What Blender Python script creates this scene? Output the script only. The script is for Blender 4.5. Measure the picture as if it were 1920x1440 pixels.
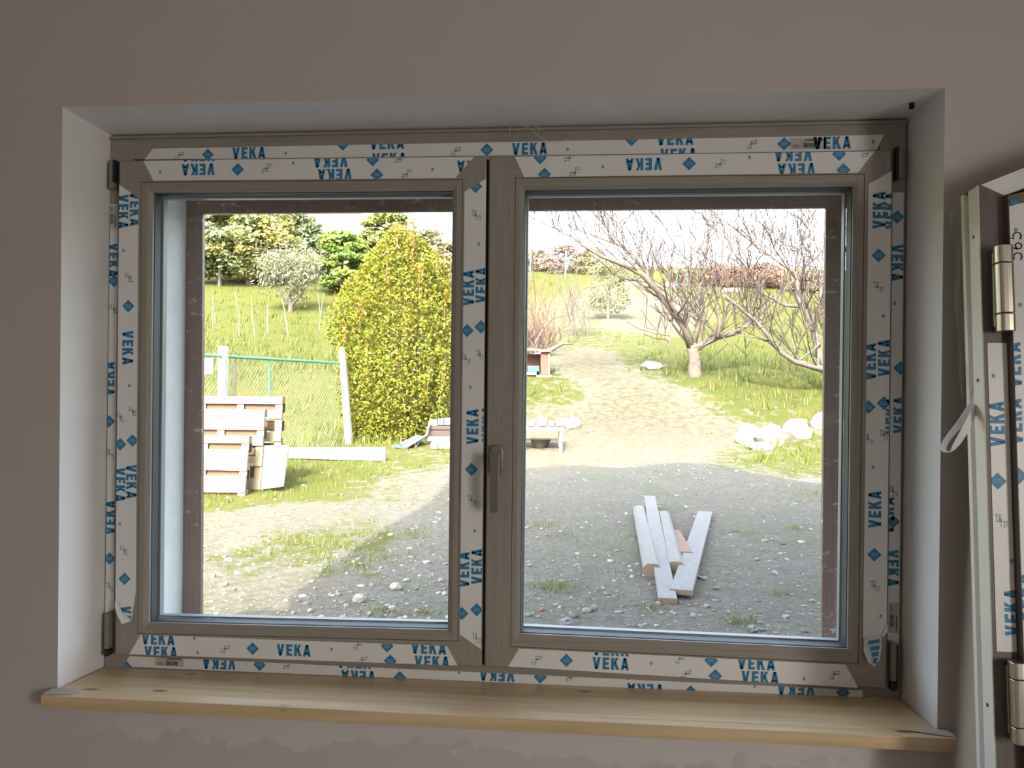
import bpy, bmesh, math, random
import numpy as np
from mathutils import Vector, Matrix, noise

for o in list(bpy.data.objects):
    bpy.data.objects.remove(o, do_unlink=True)
SC = bpy.context.scene
COL = SC.collection
RNG = random.Random(7)
NR = np.random.default_rng(7)

# ------------------------------------------------------------------ camera
FPX = 1442.0
YAW, PITCH, ROLL = math.radians(-4.84), math.radians(0.03), math.radians(0.58)
CAM = Vector((1.086, -1.536, 0.620))
_f = Vector((math.sin(YAW)*math.cos(PITCH), math.cos(YAW)*math.cos(PITCH), math.sin(PITCH)))
_r0 = Vector((math.cos(YAW), -math.sin(YAW), 0.0))
_u0 = _r0.cross(_f)
CR = _r0*math.cos(ROLL) + _u0*math.sin(ROLL)
CU = -_r0*math.sin(ROLL) + _u0*math.cos(ROLL)
CF = _f
cam_data = bpy.data.cameras.new('camera')
cam_data.sensor_width = 36.0
cam_data.lens = 36.0*FPX/1920.0
cam_data.clip_start = 0.02
cam_data.clip_end = 800
cam = bpy.data.objects.new('camera', cam_data)
COL.objects.link(cam)
M3 = Matrix((CR, CU, -CF)).transposed()
cam.matrix_world = Matrix.Translation(CAM) @ M3.to_4x4()
SC.camera = cam

# ------------------------------------------------------------------ light
SUN_DIR = Vector((0.12, 1.0, -0.88)).normalized()      # the way the sunlight travels
world = bpy.data.worlds.new('sky_world')
SC.world = world
world.use_nodes = True
wn = world.node_tree
wn.nodes.clear()
wo = wn.nodes.new('ShaderNodeOutputWorld')
wb = wn.nodes.new('ShaderNodeBackground')
ws = wn.nodes.new('ShaderNodeTexSky')
ws.sky_type = 'NISHITA'
ws.sun_disc = False
ws.sun_elevation = math.asin(-SUN_DIR.z)
ws.sun_rotation = math.atan2(-SUN_DIR.x, -SUN_DIR.y)
ws.air_density = 1.0
ws.dust_density = 6.0
ws.ozone_density = 1.0
wb.inputs['Strength'].default_value = 0.85
wh = wn.nodes.new('ShaderNodeHueSaturation')      # thin spring haze
wh.inputs['Saturation'].default_value = 0.55
wn.links.new(ws.outputs[0], wh.inputs['Color'])
wn.links.new(wh.outputs[0], wb.inputs[0])
wn.links.new(wb.outputs[0], wo.inputs[0])
sun = bpy.data.lights.new('sun', 'SUN')
sun.energy = 8.6
sun.angle = math.radians(0.53)
sun.color = (1.0, 0.95, 0.86)
so = bpy.data.objects.new('sun', sun)
COL.objects.link(so)
so.rotation_euler = SUN_DIR.to_track_quat('-Z', 'Y').to_euler()
so.location = (-3, -20, 20)
# fill lamp added in an unseen side opening to brighten the room
def area(name, loc, d, sx, sy, power, colr):
    l = bpy.data.lights.new(name, 'AREA')
    l.shape = 'RECTANGLE'; l.size = sx; l.size_y = sy; l.energy = power; l.color = colr
    o = bpy.data.objects.new(name, l); COL.objects.link(o)
    o.location = loc
    o.rotation_euler = Vector(d).to_track_quat('-Z', 'Y').to_euler()
    return o
area('added_room_fill', (3.3, -2.5, 0.55), (-1, 0, 0), 1.0, 1.0, 17.0, (1.0, 0.95, 0.88))
vs = SC.view_settings
vs.view_transform = 'Standard'
vs.look = 'None'
vs.gamma = 1.0
vs.use_curve_mapping = False
vs.exposure = 1.25
SC.cycles.use_denoising = True
SC.cycles.max_bounces = 10
SC.cycles.transparent_max_bounces = 16
SC.cycles.caustics_reflective = False
SC.cycles.caustics_refractive = False
SC.cycles.sample_clamp_indirect = 6.0

# ------------------------------------------------------------------ pixel helpers
def ray(px, py):
    return CF + CR*((px-960.0)/FPX) + CU*((720.0-py)/FPX)
def at(px, py, Y):
    d = ray(px, py)
    return CAM + d*((Y-CAM.y)/d.y)
def atx(px, py, X):
    d = ray(px, py)
    return CAM + d*((X-CAM.x)/d.x)
def sstep(a, b, t):
    t = min(1.0, max(0.0, (t-a)/(b-a)))
    return t*t*(3-2*t)

PROF = [(-20, -1.0), (0, -1.0), (3, -1.0), (5, -0.98), (8, -0.89), (11, -0.745), (13, -0.60), (15, -0.22), (18, 0.84), (25, 1.9),
        (35, 3.95), (45, 6.4), (58, 9.6), (64, 10.2), (80, 9.5), (120, 6.0)]
def _prof(y):
    for i in range(len(PROF)-1):
        if PROF[i+1][0] >= y:
            break
    (y0, z0), (y1, z1) = PROF[i], PROF[i+1]
    ym, zm = PROF[max(i-1, 0)]
    yp, zp = PROF[min(i+2, len(PROF)-1)]
    m0 = (z1-zm)/(y1-ym) if i > 0 else (z1-z0)/(y1-y0)
    m1 = (zp-z0)/(yp-y0) if i+2 < len(PROF) else (z1-z0)/(y1-y0)
    h = y1-y0
    t = (y-y0)/h
    return ((2*t**3-3*t*t+1)*z0 + (t**3-2*t*t+t)*h*m0 + (-2*t**3+3*t*t)*z1 + (t**3-t*t)*h*m1)
def hz(x, y):
    z = _prof(y)
    z += 0.11*math.exp(-(((x-3.2)/1.3)**2 + ((y-10.6)/0.9)**2))
    if y > 20:
        z += 0.018*max(0.0, -x-4)*sstep(20, 45, y)*2
        z -= 0.03*max(0.0, x-14)*sstep(30, 60, y)
    n = noise.noise(Vector((x*0.35, y*0.35, 0)))*0.05*sstep(1, 8, y)
    n += noise.noise(Vector((x*1.3, y*1.3, 4)))*0.022
    n += noise.noise(Vector((x*4.1, y*4.1, 9)))*0.009
    return z+n
def gpt(px, py, tmax=200):
    d = ray(px, py)
    t = 2.2
    while t < tmax:
        p = CAM + d*t
        if p.z < hz(p.x, p.y):
            lo, hi = t-max(0.05, t*0.006), t
            for _ in range(18):
                m = (lo+hi)/2
                q = CAM + d*m
                if q.z < hz(q.x, q.y): hi = m
                else: lo = m
            return CAM + d*hi
        t += max(0.05, t*0.006)
    return CAM + d*tmax
def project(p):
    d = Vector(p)-CAM
    w = d.dot(CF)
    return 960+FPX*d.dot(CR)/w, 720-FPX*d.dot(CU)/w, w

# ------------------------------------------------------------------ materials
MATS = {}
def nodes(name):
    m = bpy.data.materials.new(name)
    m.use_nodes = True
    MATS[name] = m
    nt = m.node_tree
    return m, nt, nt.nodes['Principled BSDF'], nt.nodes['Material Output']
def mat(name, c, rough=0.6, var=0.0, scale=8.0, bump=0.0, bscale=60.0, metal=0.0, spec=0.5, coord='Object', stretch=(1, 1, 1), c2=None, sss=0.0):
    m, nt, b, out = nodes(name)
    b.inputs['Base Color'].default_value = (*c, 1)
    b.inputs['Roughness'].default_value = rough
    b.inputs['Metallic'].default_value = metal
    b.inputs['Specular IOR Level'].default_value = spec
    tc = nt.nodes.new('ShaderNodeTexCoord')
    mp = nt.nodes.new('ShaderNodeMapping')
    mp.inputs['Scale'].default_value = stretch
    nt.links.new(tc.outputs[coord], mp.inputs[0])
    if var > 0 or c2:
        n = nt.nodes.new('ShaderNodeTexNoise')
        n.inputs['Scale'].default_value = scale
        n.inputs['Detail'].default_value = 5
        n.inputs['Roughness'].default_value = 0.65
        nt.links.new(mp.outputs[0], n.inputs['Vector'])
        r = nt.nodes.new('ShaderNodeValToRGB')
        r.color_ramp.elements[0].position = 0.3
        r.color_ramp.elements[1].position = 0.7
        ca = c2 if c2 else tuple(x*(1-var) for x in c)
        cb = c if c2 else tuple(min(1, x*(1+var)) for x in c)
        r.color_ramp.elements[0].color = (*ca, 1)
        r.color_ramp.elements[1].color = (*cb, 1)
        nt.links.new(n.outputs['Fac'], r.inputs[0])
        nt.links.new(r.outputs[0], b.inputs['Base Color'])
    if bump > 0:
        n2 = nt.nodes.new('ShaderNodeTexNoise')
        n2.inputs['Scale'].default_value = bscale
        n2.inputs['Detail'].default_value = 6
        nt.links.new(mp.outputs[0], n2.inputs['Vector'])
        bp = nt.nodes.new('ShaderNodeBump')
        bp.inputs['Strength'].default_value = bump
        bp.inputs['Distance'].default_value = 0.01
        nt.links.new(n2.outputs['Fac'], bp.inputs['Height'])
        nt.links.new(bp.outputs[0], b.inputs['Normal'])
    return m
def attr_mat(name, rough=0.6, trans=0.0, spec=0.3):
    """colour of each piece from its 'col' attribute, with a little light through it"""
    m, nt, b, out = nodes(name)
    a = nt.nodes.new('ShaderNodeAttribute')
    a.attribute_name = 'col'
    nt.links.new(a.outputs['Color'], b.inputs['Base Color'])
    b.inputs['Roughness'].default_value = rough
    b.inputs['Specular IOR Level'].default_value = spec
    if trans > 0:
        t = nt.nodes.new('ShaderNodeBsdfTranslucent')
        nt.links.new(a.outputs['Color'], t.inputs['Color'])
        mx = nt.nodes.new('ShaderNodeMixShader')
        mx.inputs[0].default_value = trans
        nt.links.new(b.outputs[0], mx.inputs[1])
        nt.links.new(t.outputs[0], mx.inputs[2])
        nt.links.new(mx.outputs[0], out.inputs[0])
    return m

mat('reveal_brightened', (0.80, 0.775, 0.765), 0.7, 0.03, 5, 0.08, 200)  # wall paint made paler here, window light put into the colour
mat('ceiling_paint', (0.62, 0.59, 0.56), 0.8)
mat('screed', (0.32, 0.30, 0.28), 0.85, 0.15, 5)
mat('pvc_white', (0.86, 0.84, 0.77), 0.35, 0.05, 4)
mat('film', (0.78, 0.775, 0.76), 0.33, 0.03, 6, spec=0.4)
mat('ink_blue', (0.030, 0.215, 0.42), 0.45)
mat('ink_pale', (0.20, 0.36, 0.50), 0.5)
mat('ink_grey', (0.27, 0.32, 0.38), 0.5)
mat('ink_black', (0.012, 0.012, 0.018), 0.5)
mat('sticker', (0.50, 0.49, 0.45), 0.5, 0.05, 30)
mat('gasket', (0.055, 0.075, 0.095), 0.55)
mat('spacer', (0.30, 0.33, 0.35), 0.4)
mat('rebate_dark', (0.02, 0.022, 0.022), 0.7)
mat('hinge_cap', (0.22, 0.20, 0.18), 0.35, spec=0.6)
mat('handle_taupe', (0.20, 0.175, 0.15), 0.28, spec=0.6)
mat('steel_satin', (0.62, 0.58, 0.50), 0.28, metal=1.0)
mat('steel_dark', (0.02, 0.02, 0.02), 0.5)
mat('strap', (0.80, 0.77, 0.74), 0.75, 0.04, 60, 0.3, 400)
mat('thread', (0.55, 0.50, 0.45), 0.6)
mat('dark_hole', (0.01, 0.01, 0.014), 0.9)
mat('render_white', (0.66, 0.67, 0.66), 0.9, 0.08, 9, 0.25, 120)
mat('concrete', (0.372, 0.360, 0.336), 0.9, 0.15, 14, 0.4, 60)
mat('green_metal', (0.050, 0.180, 0.120), 0.45, 0.1, 20)
mat('wire', (0.200, 0.210, 0.180), 0.6)
mat('sign_white', (0.444, 0.444, 0.432), 0.5)
mat('pallet_wood', (0.231, 0.186, 0.126), 0.85, stretch=(2, 2, 14), scale=5, c2=(0.186, 0.138, 0.082))
mat('pallet_block', (0.210, 0.110, 0.050), 0.9, 0.25, 22)
mat('pallet_shaded', (0.085, 0.042, 0.018), 0.9, stretch=(2, 2, 14), scale=5, c2=(0.055, 0.032, 0.02))  # pallet wood darkened, the shade in the gaps put into its colour
mat('board_white', (0.275, 0.268, 0.246), 0.8, 0.06, 6)
mat('plank_grey', (0.148, 0.145, 0.148), 0.85, stretch=(9, 1, 9), scale=6, c2=(0.101, 0.101, 0.111), bump=0.3, bscale=40)
mat('beam_wood', (0.155, 0.15, 0.148), 0.85, stretch=(9, 1, 9), scale=5, c2=(0.10, 0.102, 0.108), bump=0.3, bscale=40)
mat('plank_red', (0.148, 0.090, 0.067), 0.85, stretch=(9, 1, 9), scale=6, c2=(0.121, 0.070, 0.054))
mat('end_grain', (0.158, 0.121, 0.087), 0.9, 0.25, 60)
mat('stone', (0.168, 0.158, 0.141), 0.9, 0.2, 12, 0.5, 40)
mat('stone_white', (0.165, 0.155, 0.132), 0.9, 0.12, 6, 0.5, 20)
mat('stone_blue', (0.134, 0.141, 0.148), 0.9, 0.2, 12, 0.5, 40)
mat('brick_pink', (0.231, 0.101, 0.080), 0.9, 0.15, 12)
mat('bark', (0.077, 0.058, 0.045), 0.9, 0.3, 18, 0.6, 40)
mat('bark_light', (0.086, 0.070, 0.058), 0.9, 0.3, 18, 0.6, 40)
mat('twig', (0.039, 0.024, 0.020), 0.85, 0.2, 3)
mat('twig_red', (0.081, 0.042, 0.030), 0.85, 0.2, 3)
mat('hutch_red', (0.115, 0.040, 0.025), 0.8, stretch=(1, 1, 14), scale=5, c2=(0.090, 0.030, 0.020))
mat('hutch_yellow', (0.150, 0.105, 0.050), 0.8, 0.1, 8)
mat('teal', (0.015, 0.102, 0.099), 0.5)
mat('slate', (0.065, 0.080, 0.095), 0.45, 0.15, 12)
mat('alu', (0.55, 0.56, 0.56), 0.45, metal=0.7)
mat('tile_grey', (0.075, 0.075, 0.078), 0.85, 0.2, 12)
mat('tub_shade_brown', (0.04, 0.025, 0.02), 0.85, 0.2, 12)  # tub brown; on the tile stack it paints the shade beneath the tiles
mat('stake_wood', (0.14, 0.125, 0.10), 0.85, 0.15, 8)
mat('plastic_green', (0.100, 0.250, 0.180), 0.5)
mat('cable', (0.275, 0.250, 0.220), 0.7)
attr_mat('leaf', 0.5, 0.30, 0.22)
attr_mat('needle', 0.6, 0.2, 0.2)
attr_mat('grass_blade', 0.55, 0.35, 0.25)
attr_mat('pebble', 0.9, 0.0, 0.2)

# inner wall paint with the smeared filler band under the sill
def wall_mat():
    m, nt, b, out = nodes('wall_paint')
    tc = nt.nodes.new('ShaderNodeTexCoord')
    sep = nt.nodes.new('ShaderNodeSeparateXYZ')
    nt.links.new(tc.outputs['Object'], sep.inputs[0])
    n = nt.nodes.new('ShaderNodeTexNoise'); n.inputs['Scale'].default_value = 7; n.inputs['Detail'].default_value = 6
    n.inputs['Roughness'].default_value = 0.6
    nt.links.new(tc.outputs['Object'], n.inputs['Vector'])
    def mth(op, a, bb, v=None):
        k = nt.nodes.new('ShaderNodeMath'); k.operation = op
        for i, s in enumerate((a, bb)):
            if s is None: continue
            if isinstance(s, (int, float)): k.inputs[i].default_value = s
            else: nt.links.new(s, k.inputs[i])
        return k.outputs[0]
    # filler where z > -0.155 + noise, z < -0.05
    thr = mth('MULTIPLY_ADD', n.outputs['Fac'], 0.20); nt.nodes[-1].inputs[2].default_value = -0.225
    a = mth('SUBTRACT', sep.outputs['Z'], thr)
    a = mth('MULTIPLY', a, 160); nt.nodes[-1].use_clamp = True
    lo = mth('SUBTRACT', -0.03, sep.outputs['Z'])
    lo = mth('MULTIPLY', lo, 400); nt.nodes[-1].use_clamp = True
    fy = mth('LESS_THAN', sep.outputs['Y'], 0.002)
    fac = mth('MULTIPLY', a, lo)
    fac = mth('MULTIPLY', fac, fy)
    ex0 = mth('MULTIPLY', mth('SUBTRACT', sep.outputs['X'], 0.0), 6.0); nt.nodes[-1].use_clamp = True
    ex1 = mth('MULTIPLY', mth('SUBTRACT', 1.72, sep.outputs['X']), 5.0); nt.nodes[-1].use_clamp = True
    fac = mth('MULTIPLY', mth('MULTIPLY', fac, ex0), ex1)
    n2 = nt.nodes.new('ShaderNodeTexNoise'); n2.inputs['Scale'].default_value = 1.6; n2.inputs['Detail'].default_value = 4
    nt.links.new(tc.outputs['Object'], n2.inputs['Vector'])
    r = nt.nodes.new('ShaderNodeValToRGB')
    r.color_ramp.elements[0].color = (0.50, 0.455, 0.425, 1); r.color_ramp.elements[1].color = (0.56, 0.515, 0.485, 1)
    nt.links.new(n2.outputs['Fac'], r.inputs[0])
    mx = nt.nodes.new('ShaderNodeMix'); mx.data_type = 'RGBA'
    nt.links.new(fac, mx.inputs[0]); nt.links.new(r.outputs[0], mx.inputs[6])
    mx.inputs[7].default_value = (0.605, 0.56, 0.535, 1)
    nt.links.new(mx.outputs[2], b.inputs['Base Color'])
    b.inputs['Roughness'].default_value = 0.75
    n3 = nt.nodes.new('ShaderNodeTexNoise'); n3.inputs['Scale'].default_value = 240; n3.inputs['Detail'].default_value = 3
    nt.links.new(tc.outputs['Object'], n3.inputs['Vector'])
    bp = nt.nodes.new('ShaderNodeBump'); bp.inputs['Strength'].default_value = 0.08; bp.inputs['Distance'].default_value = 0.002
    nt.links.new(n3.outputs['Fac'], bp.inputs['Height']); nt.links.new(bp.outputs[0], b.inputs['Normal'])
wall_mat()

def foil_mat(name, c, d, vert, splash=False):
    """brown wood-grain foil; vert: grain runs up"""
    m, nt, b, out = nodes(name)
    tc = nt.nodes.new('ShaderNodeTexCoord'); mp = nt.nodes.new('ShaderNodeMapping')
    mp.inputs['Scale'].default_value = (60, 60, 2.2) if vert else (2.2, 60, 60)
    nt.links.new(tc.outputs['Object'], mp.inputs[0])
    n = nt.nodes.new('ShaderNodeTexNoise'); n.inputs['Scale'].default_value = 3.0; n.inputs['Detail'].default_value = 7; n.inputs['Roughness'].default_value = 0.7
    nt.links.new(mp.outputs[0], n.inputs['Vector'])
    r = nt.nodes.new('ShaderNodeValToRGB')
    r.color_ramp.elements[0].position = 0.32; r.color_ramp.elements[1].position = 0.68
    r.color_ramp.elements[0].color = (*d, 1); r.color_ramp.elements[1].color = (*c, 1)
    nt.links.new(n.outputs['Fac'], r.inputs[0])
    colr = r.outputs[0]
    if splash:      # dried mortar splashes
        vo = nt.nodes.new('ShaderNodeTexNoise'); vo.inputs['Scale'].default_value = 34; vo.inputs['Detail'].default_value = 6; vo.inputs['Roughness'].default_value = 0.75
        mp2 = nt.nodes.new('ShaderNodeMapping'); mp2.inputs['Scale'].default_value = (0.6, 1, 1.4); mp2.inputs['Rotation'].default_value = (0, 0.5, 0)
        nt.links.new(tc.outputs['Object'], mp2.inputs[0]); nt.links.new(mp2.outputs[0], vo.inputs['Vector'])
        rr = nt.nodes.new('ShaderNodeValToRGB')
        rr.color_ramp.elements[0].position = 0.58; rr.color_ramp.elements[1].position = 0.68
        nt.links.new(vo.outputs['Fac'], rr.inputs[0])
        mx = nt.nodes.new('ShaderNodeMix'); mx.data_type = 'RGBA'
        nt.links.new(rr.outputs[0], mx.inputs[0]); nt.links.new(colr, mx.inputs[6]); mx.inputs[7].default_value = (0.62, 0.58, 0.54, 1)
        colr = mx.outputs[2]
    nt.links.new(colr, b.inputs['Base Color'])
    b.inputs['Roughness'].default_value = 0.42
    b.inputs['Specular IOR Level'].default_value = 0.4
    bp = nt.nodes.new('ShaderNodeBump'); bp.inputs['Strength'].default_value = 0.15; bp.inputs['Distance'].default_value = 0.002
    nt.links.new(n.outputs['Fac'], bp.inputs['Height']); nt.links.new(bp.outputs[0], b.inputs['Normal'])
FOIL, FOILD = (0.345, 0.315, 0.275), (0.275, 0.245, 0.21)
foil_mat('foil_v', FOIL, FOILD, True)
foil_mat('foil_h', FOIL, FOILD, False)
foil_mat('brown_outer', (0.27, 0.185, 0.15), (0.20, 0.135, 0.11), True, True)
foil_mat('brown_unit', (0.17, 0.135, 0.12), (0.125, 0.10, 0.088), True)

def pine_mat():
    m, nt, b, out = nodes('pine')
    tc = nt.nodes.new('ShaderNodeTexCoord'); mp = nt.nodes.new('ShaderNodeMapping')
    mp.inputs['Scale'].default_value = (1.1, 22, 22)
    nt.links.new(tc.outputs['Object'], mp.inputs[0])
    n = nt.nodes.new('ShaderNodeTexNoise'); n.inputs['Scale'].default_value = 2.2; n.inputs['Detail'].default_value = 6; n.inputs['Distortion'].default_value = 0.5
    nt.links.new(mp.outputs[0], n.inputs['Vector'])
    r = nt.nodes.new('ShaderNodeValToRGB')
    r.color_ramp.elements[0].position = 0.33; r.color_ramp.elements[1].position = 0.62
    r.color_ramp.elements[0].color = (0.58, 0.41, 0.22, 1); r.color_ramp.elements[1].color = (0.68, 0.52, 0.31, 1)
    nt.links.new(n.outputs['Fac'], r.inputs[0])
    mp2 = nt.nodes.new('ShaderNodeMapping'); mp2.inputs['Scale'].default_value = (6.5, 17, 17)
    nt.links.new(tc.outputs['Object'], mp2.inputs[0])
    v = nt.nodes.new('ShaderNodeTexVoronoi'); v.inputs['Scale'].default_value = 1.0; v.inputs['Randomness'].default_value = 1.0
    nt.links.new(mp2.outputs[0], v.inputs['Vector'])
    r2 = nt.nodes.new('ShaderNodeValToRGB')
    r2.color_ramp.elements[0].position = 0.06; r2.color_ramp.elements[1].position = 0.15
    r2.color_ramp.elements[0].color = (1, 1, 1, 1); r2.color_ramp.elements[1].color = (0, 0, 0, 1)
    nt.links.new(v.outputs['Distance'], r2.inputs[0])
    mx = nt.nodes.new('ShaderNodeMix'); mx.data_type = 'RGBA'
    nt.links.new(r2.outputs[0], mx.inputs[0]); nt.links.new(r.outputs[0], mx.inputs[6]); mx.inputs[7].default_value = (0.20, 0.09, 0.035, 1)
    nt.links.new(mx.outputs[2], b.inputs['Base Color'])
    b.inputs['Roughness'].default_value = 0.30
    b.inputs['Specular IOR Level'].default_value = 0.6
pine_mat()

def glass_mat(name, tint, refl):
    m, nt, b, out = nodes(name)
    nt.nodes.remove(b)
    t = nt.nodes.new('ShaderNodeBsdfTransparent'); t.inputs[0].default_value = (*tint, 1)
    g = nt.nodes.new('ShaderNodeBsdfGlossy'); g.inputs['Roughness'].default_value = 0.02
    fr = nt.nodes.new('ShaderNodeLayerWeight')
    pw = nt.nodes.new('ShaderNodeMath'); pw.operation = 'POWER'; pw.inputs[1].default_value = 5.0
    nt.links.new(fr.outputs['Facing'], pw.inputs[0])
    mlt = nt.nodes.new('ShaderNodeMath'); mlt.operation = 'MULTIPLY_ADD'; mlt.inputs[1].default_value = 0.92*refl; mlt.inputs[2].default_value = 0.045*refl
    mx = nt.nodes.new('ShaderNodeMixShader')
    nt.links.new(pw.outputs[0], mlt.inputs[0]); nt.links.new(mlt.outputs[0], mx.inputs[0])
    nt.links.new(t.outputs[0], mx.inputs[1]); nt.links.new(g.outputs[0], mx.inputs[2]); nt.links.new(mx.outputs[0], out.inputs[0])
glass_mat('glass', (0.955, 0.975, 0.965), 1.0)

def wrap_mat():
    m, nt, b, out = nodes('clear_wrap')
    b.inputs['Base Color'].default_value = (0.8, 0.8, 0.78, 1); b.inputs['Roughness'].default_value = 0.2
    t = nt.nodes.new('ShaderNodeBsdfTransparent'); t.inputs[0].default_value = (0.93, 0.94, 0.93, 1)
    n = nt.nodes.new('ShaderNodeTexNoise'); n.inputs['Scale'].default_value = 40; n.inputs['Detail'].default_value = 5
    r = nt.nodes.new('ShaderNodeValToRGB'); r.color_ramp.elements[0].position = 0.5; r.color_ramp.elements[1].position = 0.78
    r.color_ramp.elements[0].color = (0.14, 0.14, 0.14, 1); r.color_ramp.elements[1].color = (0.85, 0.85, 0.85, 1)
    mx = nt.nodes.new('ShaderNodeMixShader')
    nt.links.new(n.outputs['Fac'], r.inputs[0]); nt.links.new(r.outputs[0], mx.inputs[0])
    nt.links.new(t.outputs[0], mx.inputs[1]); nt.links.new(b.outputs[0], mx.inputs[2]); nt.links.new(mx.outputs[0], out.inputs[0])
wrap_mat()

def ground_mat():
    """earth and turf; 'mask' r = turf, g = pale path, from where each grows"""
    m, nt, b, out = nodes('ground_earth')
    tc = nt.nodes.new('ShaderNodeTexCoord')
    a = nt.nodes.new('ShaderNodeAttribute'); a.attribute_name = 'mask'
    sep = nt.nodes.new('ShaderNodeSeparateColor'); nt.links.new(a.outputs['Color'], sep.inputs[0])
    def noi(s, d=6, rgh=0.65):
        n = nt.nodes.new('ShaderNodeTexNoise'); n.inputs['Scale'].default_value = s; n.inputs['Detail'].default_value = d; n.inputs['Roughness'].default_value = rgh
        nt.links.new(tc.outputs['Object'], n.inputs['Vector']); return n.outputs['Fac']
    def ramp(f, p0, p1, c0, c1):
        r = nt.nodes.new('ShaderNodeValToRGB'); r.color_ramp.elements[0].position = p0; r.color_ramp.elements[1].position = p1
        r.color_ramp.elements[0].color = (*c0, 1); r.color_ramp.elements[1].color = (*c1, 1); nt.links.new(f, r.inputs[0]); return r.outputs[0]
    earth = ramp(noi(3.5, 8, 0.7), 0.3, 0.72, (0.112, 0.106, 0.092), (0.198, 0.191, 0.174))
    fine = ramp(noi(21, 8, 0.78), 0.36, 0.70, (0.060, 0.057, 0.050), (0.235, 0.228, 0.210))
    mx = nt.nodes.new('ShaderNodeMix'); mx.data_type = 'RGBA'; mx.inputs[0].default_value = 0.7
    nt.links.new(earth, mx.inputs[6]); nt.links.new(fine, mx.inputs[7])
    moss = nt.nodes.new('ShaderNodeMix'); moss.data_type = 'RGBA'
    nt.links.new(ramp(noi(1.1, 7, 0.7), 0.50, 0.70, (0, 0, 0), (0.55, 0.55, 0.55)), moss.inputs[0])
    nt.links.new(mx.outputs[2], moss.inputs[6]); moss.inputs[7].default_value = (0.085, 0.115, 0.058, 1)
    mx = moss
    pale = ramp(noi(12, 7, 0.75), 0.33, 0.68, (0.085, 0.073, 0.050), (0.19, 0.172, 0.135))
    pu = nt.nodes.new('ShaderNodeMix'); pu.data_type = 'RGBA'       # path darkened on the bank, its stronger sun offset in the colour
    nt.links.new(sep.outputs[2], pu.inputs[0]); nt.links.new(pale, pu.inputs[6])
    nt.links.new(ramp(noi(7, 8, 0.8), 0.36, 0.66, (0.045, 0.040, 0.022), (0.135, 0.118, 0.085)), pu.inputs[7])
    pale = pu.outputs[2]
    mp = nt.nodes.new('ShaderNodeMix'); mp.data_type = 'RGBA'
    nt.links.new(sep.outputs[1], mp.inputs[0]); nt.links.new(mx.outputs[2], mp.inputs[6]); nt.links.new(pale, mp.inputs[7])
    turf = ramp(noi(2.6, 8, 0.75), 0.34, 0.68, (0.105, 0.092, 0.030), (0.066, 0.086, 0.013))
    up_ = nt.nodes.new('ShaderNodeMix'); up_.data_type = 'RGBA'      # turf darkened up the slope to offset the strong sun there
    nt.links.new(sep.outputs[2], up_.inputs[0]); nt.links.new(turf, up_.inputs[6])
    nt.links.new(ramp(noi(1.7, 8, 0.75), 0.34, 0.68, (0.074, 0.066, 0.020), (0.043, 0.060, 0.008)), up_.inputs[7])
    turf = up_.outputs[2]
    # turf with ragged edge
    k = nt.nodes.new('ShaderNodeMath'); k.operation = 'ADD'; nt.links.new(sep.outputs[0], k.inputs[0])
    k2 = nt.nodes.new('ShaderNodeMath'); k2.operation = 'MULTIPLY_ADD'; k2.inputs[1].default_value = 1.5; k2.inputs[2].default_value = -0.75
    nt.links.new(noi(4.2, 8, 0.72), k2.inputs[0]); nt.links.new(k2.outputs[0], k.inputs[1])
    kr = ramp(k.outputs[0], 0.42, 0.60, (0, 0, 0), (1, 1, 1))
    mg = nt.nodes.new('ShaderNodeMix'); mg.data_type = 'RGBA'
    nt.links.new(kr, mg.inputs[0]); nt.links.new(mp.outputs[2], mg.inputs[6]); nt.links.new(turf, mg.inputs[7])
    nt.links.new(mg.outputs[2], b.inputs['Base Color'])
    b.inputs['Roughness'].default_value = 0.95; b.inputs['Specular IOR Level'].default_value = 0.1
    bp = nt.nodes.new('ShaderNodeBump'); bp.inputs['Strength'].default_value = 1.0; bp.inputs['Distance'].default_value = 0.06
    nt.links.new(noi(17, 8, 0.75), bp.inputs['Height']); nt.links.new(bp.outputs[0], b.inputs['Normal'])
ground_mat()
mat('hill_scrub', (0.088, 0.066, 0.036), 0.95, scale=0.25, c2=(0.058, 0.038, 0.026), bump=1.0, bscale=2.0)

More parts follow.
